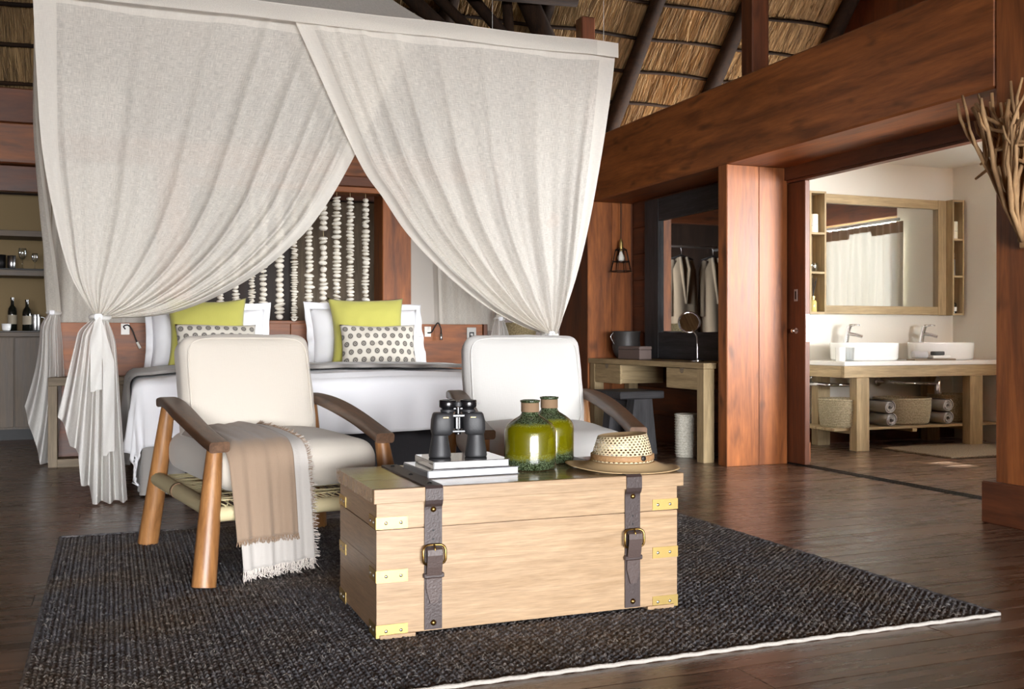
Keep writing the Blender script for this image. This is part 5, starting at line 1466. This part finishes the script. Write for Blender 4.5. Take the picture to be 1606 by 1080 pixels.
cyl_thing('glass_bowl', 'small round glass votive on the shelf beside the door', 'glass', (5.77, 7.39, 1.5285), [(0.02, 0), (0.03, 0.004), (0.043, 0.04), (0.036, 0.08), (0.033, 0.08), (0.039, 0.04), (0.026, 0.01), (0.003, 0.008)], M['glass'], 'bowl')
df = thing('reed_diffuser', 'small amber reed diffuser with black sticks on the lowest shelf', 'diffuser', (5.77, 7.39, 1.1765))
ob('bottle', lathe(B(), [(0.03, 0), (0.033, 0.003), (0.033, 0.085), (0.025, 0.1), (0.014, 0.106), (0.014, 0.118), (0.018, 0.12), (0.018, 0.14), (0.01, 0.141)], 24), plain('amber_glass', S(206, 190, 120), 0.1, Coat_Weight=0.5), df, True, angle=45)
for i in range(6):
    ob('stick', tube(B(), [(0, 0, 0.138), (random.uniform(-0.012, 0.05), random.uniform(-0.02, 0.02), 0.138 + random.uniform(0.13, 0.17))], 0.0025, 5), M['black'], df)
cyl_thing('spray_bottle', 'clear glass bottle with chrome cap on the middle right shelf', 'bottle', (7.36, 7.385, 1.5285), [(0.02, 0), (0.026, 0.003), (0.026, 0.15), (0.014, 0.165), (0.014, 0.17), (0.019, 0.172), (0.019, 0.215), (0.006, 0.217)], M['steel'], 'body')
t = cyl_thing('lotion_bottle', 'dark lotion bottle on the lowest shelf beside the side wall', 'bottle', (7.37, 7.385, 1.1765), [(0.024, 0), (0.03, 0.003), (0.03, 0.09), (0.02, 0.1), (0.01, 0.104), (0.01, 0.13), (0.004, 0.131)], M['winedark'], 'body')
ob('label', lathe(B(), [(0.0305, 0.02), (0.0305, 0.06)], 24, cap=False), M['switch'], t, True)
mt = thing('bath_mat', 'woven brown sisal bath mat before the washstand', 'mat', (0, 0, 0))
M['mat'] = woven('sisal_mat', S(96, 80, 62), S(146, 128, 104))
bm = sheet(B(), 120, 90, lambda u, v: Vector((6.10 + u * 1.1, 6.13 + v * 0.76, 0.011 + 0.0022 * math.sin(u * 120 * math.pi) * math.sin(v * 90 * math.pi))))
o = ob('weave', bm, M['mat'], mt, True); md = o.modifiers.new('t', 'SOLIDIFY'); md.thickness = 0.008; md.offset = -1
ob('border', tube(B(), [(6.10, 6.13, 0.009), (7.2, 6.13, 0.009), (7.2, 6.89, 0.009), (6.10, 6.89, 0.009)], 0.008, 6, closed=True), M['mat'], mt)

# ================================================================ TWIG SCONCE ON THE COLUMN
tw = thing('twig_sconce', 'fan of bare driftwood twigs fixed to the heavy column', 'twig sconce', (4.13, 3.70, 1.42))
rnd = random.Random(11)
for i in range(46):
    ang = rnd.uniform(-0.52, 0.52); L_ = rnd.uniform(0.45, 0.80); dep = rnd.uniform(-0.17, 0.045)
    if i < 6: ang = 0.50 - 0.04 * i; L_ = 0.78 - 0.02 * i
    pts = []; n_ = 9
    j1, j2 = rnd.uniform(0, 6), rnd.uniform(0, 6)
    for k in range(n_):
        s_ = k / (n_ - 1); d = s_ * L_
        bend = math.sin(s_ * 1.5) * ang
        y = 0.60 * L_ * s_ * math.sin(ang) * (0.55 + 0.9 * s_ - 0.25 * s_ * s_) * 1.15 + 0.024 * math.sin(s_ * 9 + j1) * s_
        z = d * math.cos(ang * 0.7)
        x = dep * math.sin(s_ * 2.2) + 0.010 * math.sin(s_ * 8 + j2) * s_
        pts.append((min(x, 0.05), y + (rnd.random() - 0.5) * 0.018, z))
    r0 = rnd.uniform(0.010, 0.017)
    o = ob('twig', tube(B(), pts, [r0 * (1 - 0.45 * k / n_) * (1 + 0.15 * math.sin(k * 2.3 + j1)) for k in range(n_)], 7), M['twig'], tw, True)
    if rnd.random() < 0.55:
        k = rnd.randint(4, 6); p = Vector(pts[k]); sg = rnd.choice((-1, 1))
        ob('side_shoot', tube(B(), [p, p + Vector((-0.01, sg * 0.03, 0.04)), p + Vector((-0.015, sg * 0.045, 0.1))], [r0 * 0.6, r0 * 0.5, r0 * 0.35], 6), M['twig'], o, True)
for i in range(9):
    z = rnd.uniform(0.3, 0.62); y = rnd.uniform(-0.1, 0.12); a = rnd.uniform(-0.5, 0.7)
    ob('cross_twig', tube(B(), [(-0.09, y - 0.09, z - 0.09 * a), (-0.115, y, z + rnd.uniform(-.01, .01)), (-0.09, y + 0.10, z + 0.12 * a)], [0.010, 0.009, 0.006], 7), M['twig'], tw, True)
ob('mount', box(B(), 0.03, 0.0695, -0.05, 0.05, -0.03, 0.14, 0.006), M['twig'], tw)

# ================================================================ DRINKS BAR
br = thing('bar_cabinet', 'dark oak drinks cabinet in the far corner', 'cabinet', (0, 0, 0))
ob('carcass', box(B(), -1.9, -0.30, 10.44, 10.85, 0.10, 0.955), M['dkoak_z'], br)
for x0, x1 in ((-1.9, -1.37), (-1.365, -0.84), (-0.835, -0.30)):
    d = ob('door', box(B(), x0 + 0.003, x1 - 0.003, 10.415, 10.438, 0.12, 0.95, 0.003), M['dkoak_z'], br)
ob('plinth', box(B(), -1.9, -0.30, 10.47, 10.84, 0, 0.099), M['black'], br)
ob('counter', box(B(), -1.92, -0.29, 10.40, 10.85, 0.956, 1.0, 0.004), M['dkoak_x'], br)
sbox('wall_bar', M['tan'], -1.95, -0.25, 10.842, 10.858, 1.0, 2.32, label='tan plaster niche behind the bar')
def shelf(label, z0, z1):
    t = thing('bar_shelf', label, 'shelf', (0, 0, 0), 0, 'shelves over the drinks bar')
    ob('board', box(B(), -1.9, -0.30, 10.42, 10.841, z0, z1, 0.003), M['dkoak_x'], t)
    for x in (-1.6, -0.4): ob('bracket', box(B(), x, x + 0.02, 10.46, 10.841, z0 - 0.03, z0 - 0.0005), M['black_metal'], t)
shelf('wooden shelf holding glasses over the drinks bar', 1.52, 1.575)
shelf('empty upper wooden shelf over the drinks bar', 1.885, 1.94)
G = 'wine bottles on the drinks bar'
def wine(label, x, y, h):
    t = thing('wine_bottle', label, 'bottle', (x, y, 1.012), 0, G)
    ob('body', lathe(B(), [(0.036, 0), (0.04, 0.004), (0.04, h * 0.58), (0.034, h * 0.68), (0.017, h * 0.76), (0.0145, h * 0.8), (0.0145, h * 0.95), (0.017, h * 0.955), (0.017, h), (0.004, h)], 20), M['winedark'], t, True, angle=50)
    ob('label', lathe(B(), [(0.0404, h * 0.2), (0.0404, h * 0.48)], 20, cap=False), M['winelabel'], t, True)
wine('wine bottle with pale label on the bar, further from the bed curtain', -0.86, 10.52, 0.31)
wine('wine bottle on the bar close to the bed curtain', -0.735, 10.5, 0.29)
t = thing('bar_tray', 'thin dark tray under the bottles on the bar', 'tray', (-0.85, 10.54, 1.0005))
ob('plate', box(B(), -0.3, 0.3, -0.11, 0.11, 0, 0.010, 0.002), M['black_metal'], t)
t = thing('cup', 'small white cup in front of the wine bottles', 'cup', (-0.905, 10.455, 1.012))
ob('bowl', lathe(B(), [(0.025, 0), (0.036, 0.01), (0.042, 0.065), (0.039, 0.065), (0.03, 0.012), (0.003, 0.01)], 22), M['porcelain'], t, True)
t = thing('cocktail_shaker', 'steel jug with handle beside the bed curtain on the bar', 'jug', (-0.665, 10.53, 1.012))
ob('body', lathe(B(), [(0.04, 0), (0.042, 0.004), (0.042, 0.12), (0.036, 0.15), (0.04, 0.155), (0.036, 0.155), (0.03, 0.02), (0.003, 0.01)], 22), M['steel'], t, True)
ob('handle', tube(B(), [curve([(0.04, 0, 0.13), (0.075, 0, 0.12), (0.075, 0, 0.05), (0.04, 0, 0.03)], i / 12) for i in range(13)], 0.005, 6), M['steel'], t, True)
G = 'vessels on the bar shelf'
t = thing('ice_bucket', 'dark steel ice bucket on the bar shelf', 'bucket', (-0.97, 10.52, 1.5905), 0, G)
ob('pail', lathe(B(), [(0.05, 0), (0.055, 0.004), (0.06, 0.125), (0.056, 0.125), (0.05, 0.01), (0.003, 0.008)], 24), M['black_metal'], t, True)
t = thing('steel_beaker', 'polished steel beaker beside the ice bucket', 'beaker', (-0.865, 10.5, 1.5905), 0, G)
ob('cup', lathe(B(), [(0.03, 0), (0.034, 0.004), (0.037, 0.12), (0.034, 0.12), (0.03, 0.01), (0.003, 0.008)], 24), M['steel'], t, True)
def wineglass(label, x, y, s=1.0):
    t = thing('wine_glass', label, 'glass', (x, y, 1.5905), 0, 'stemmed glasses on the bar shelf')
    ob('bowl', lathe(B(), [(r * s, z * s) for r, z in [(0.033, 0), (0.03, 0.003), (0.005, 0.008), (0.004, 0.075), (0.02, 0.09), (0.036, 0.12), (0.036, 0.15), (0.03, 0.185), (0.028, 0.185), (0.034, 0.15), (0.034, 0.122), (0.018, 0.094), (0.002, 0.085)]], 22), M['glass'], t, True)
wineglass('tall stemmed glass beside the steel beaker', -0.775, 10.53, 1.05)
wineglass('smaller stemmed glass nearest the bed curtain on the bar shelf', -0.67, 10.52, 0.8)
t = thing('shelf_tray', 'black tray under the glasses on the bar shelf', 'tray', (-0.85, 10.54, 1.5755))
ob('plate', box(B(), -0.3, 0.3, -0.1, 0.1, 0, 0.014, 0.002), M['black'], t)
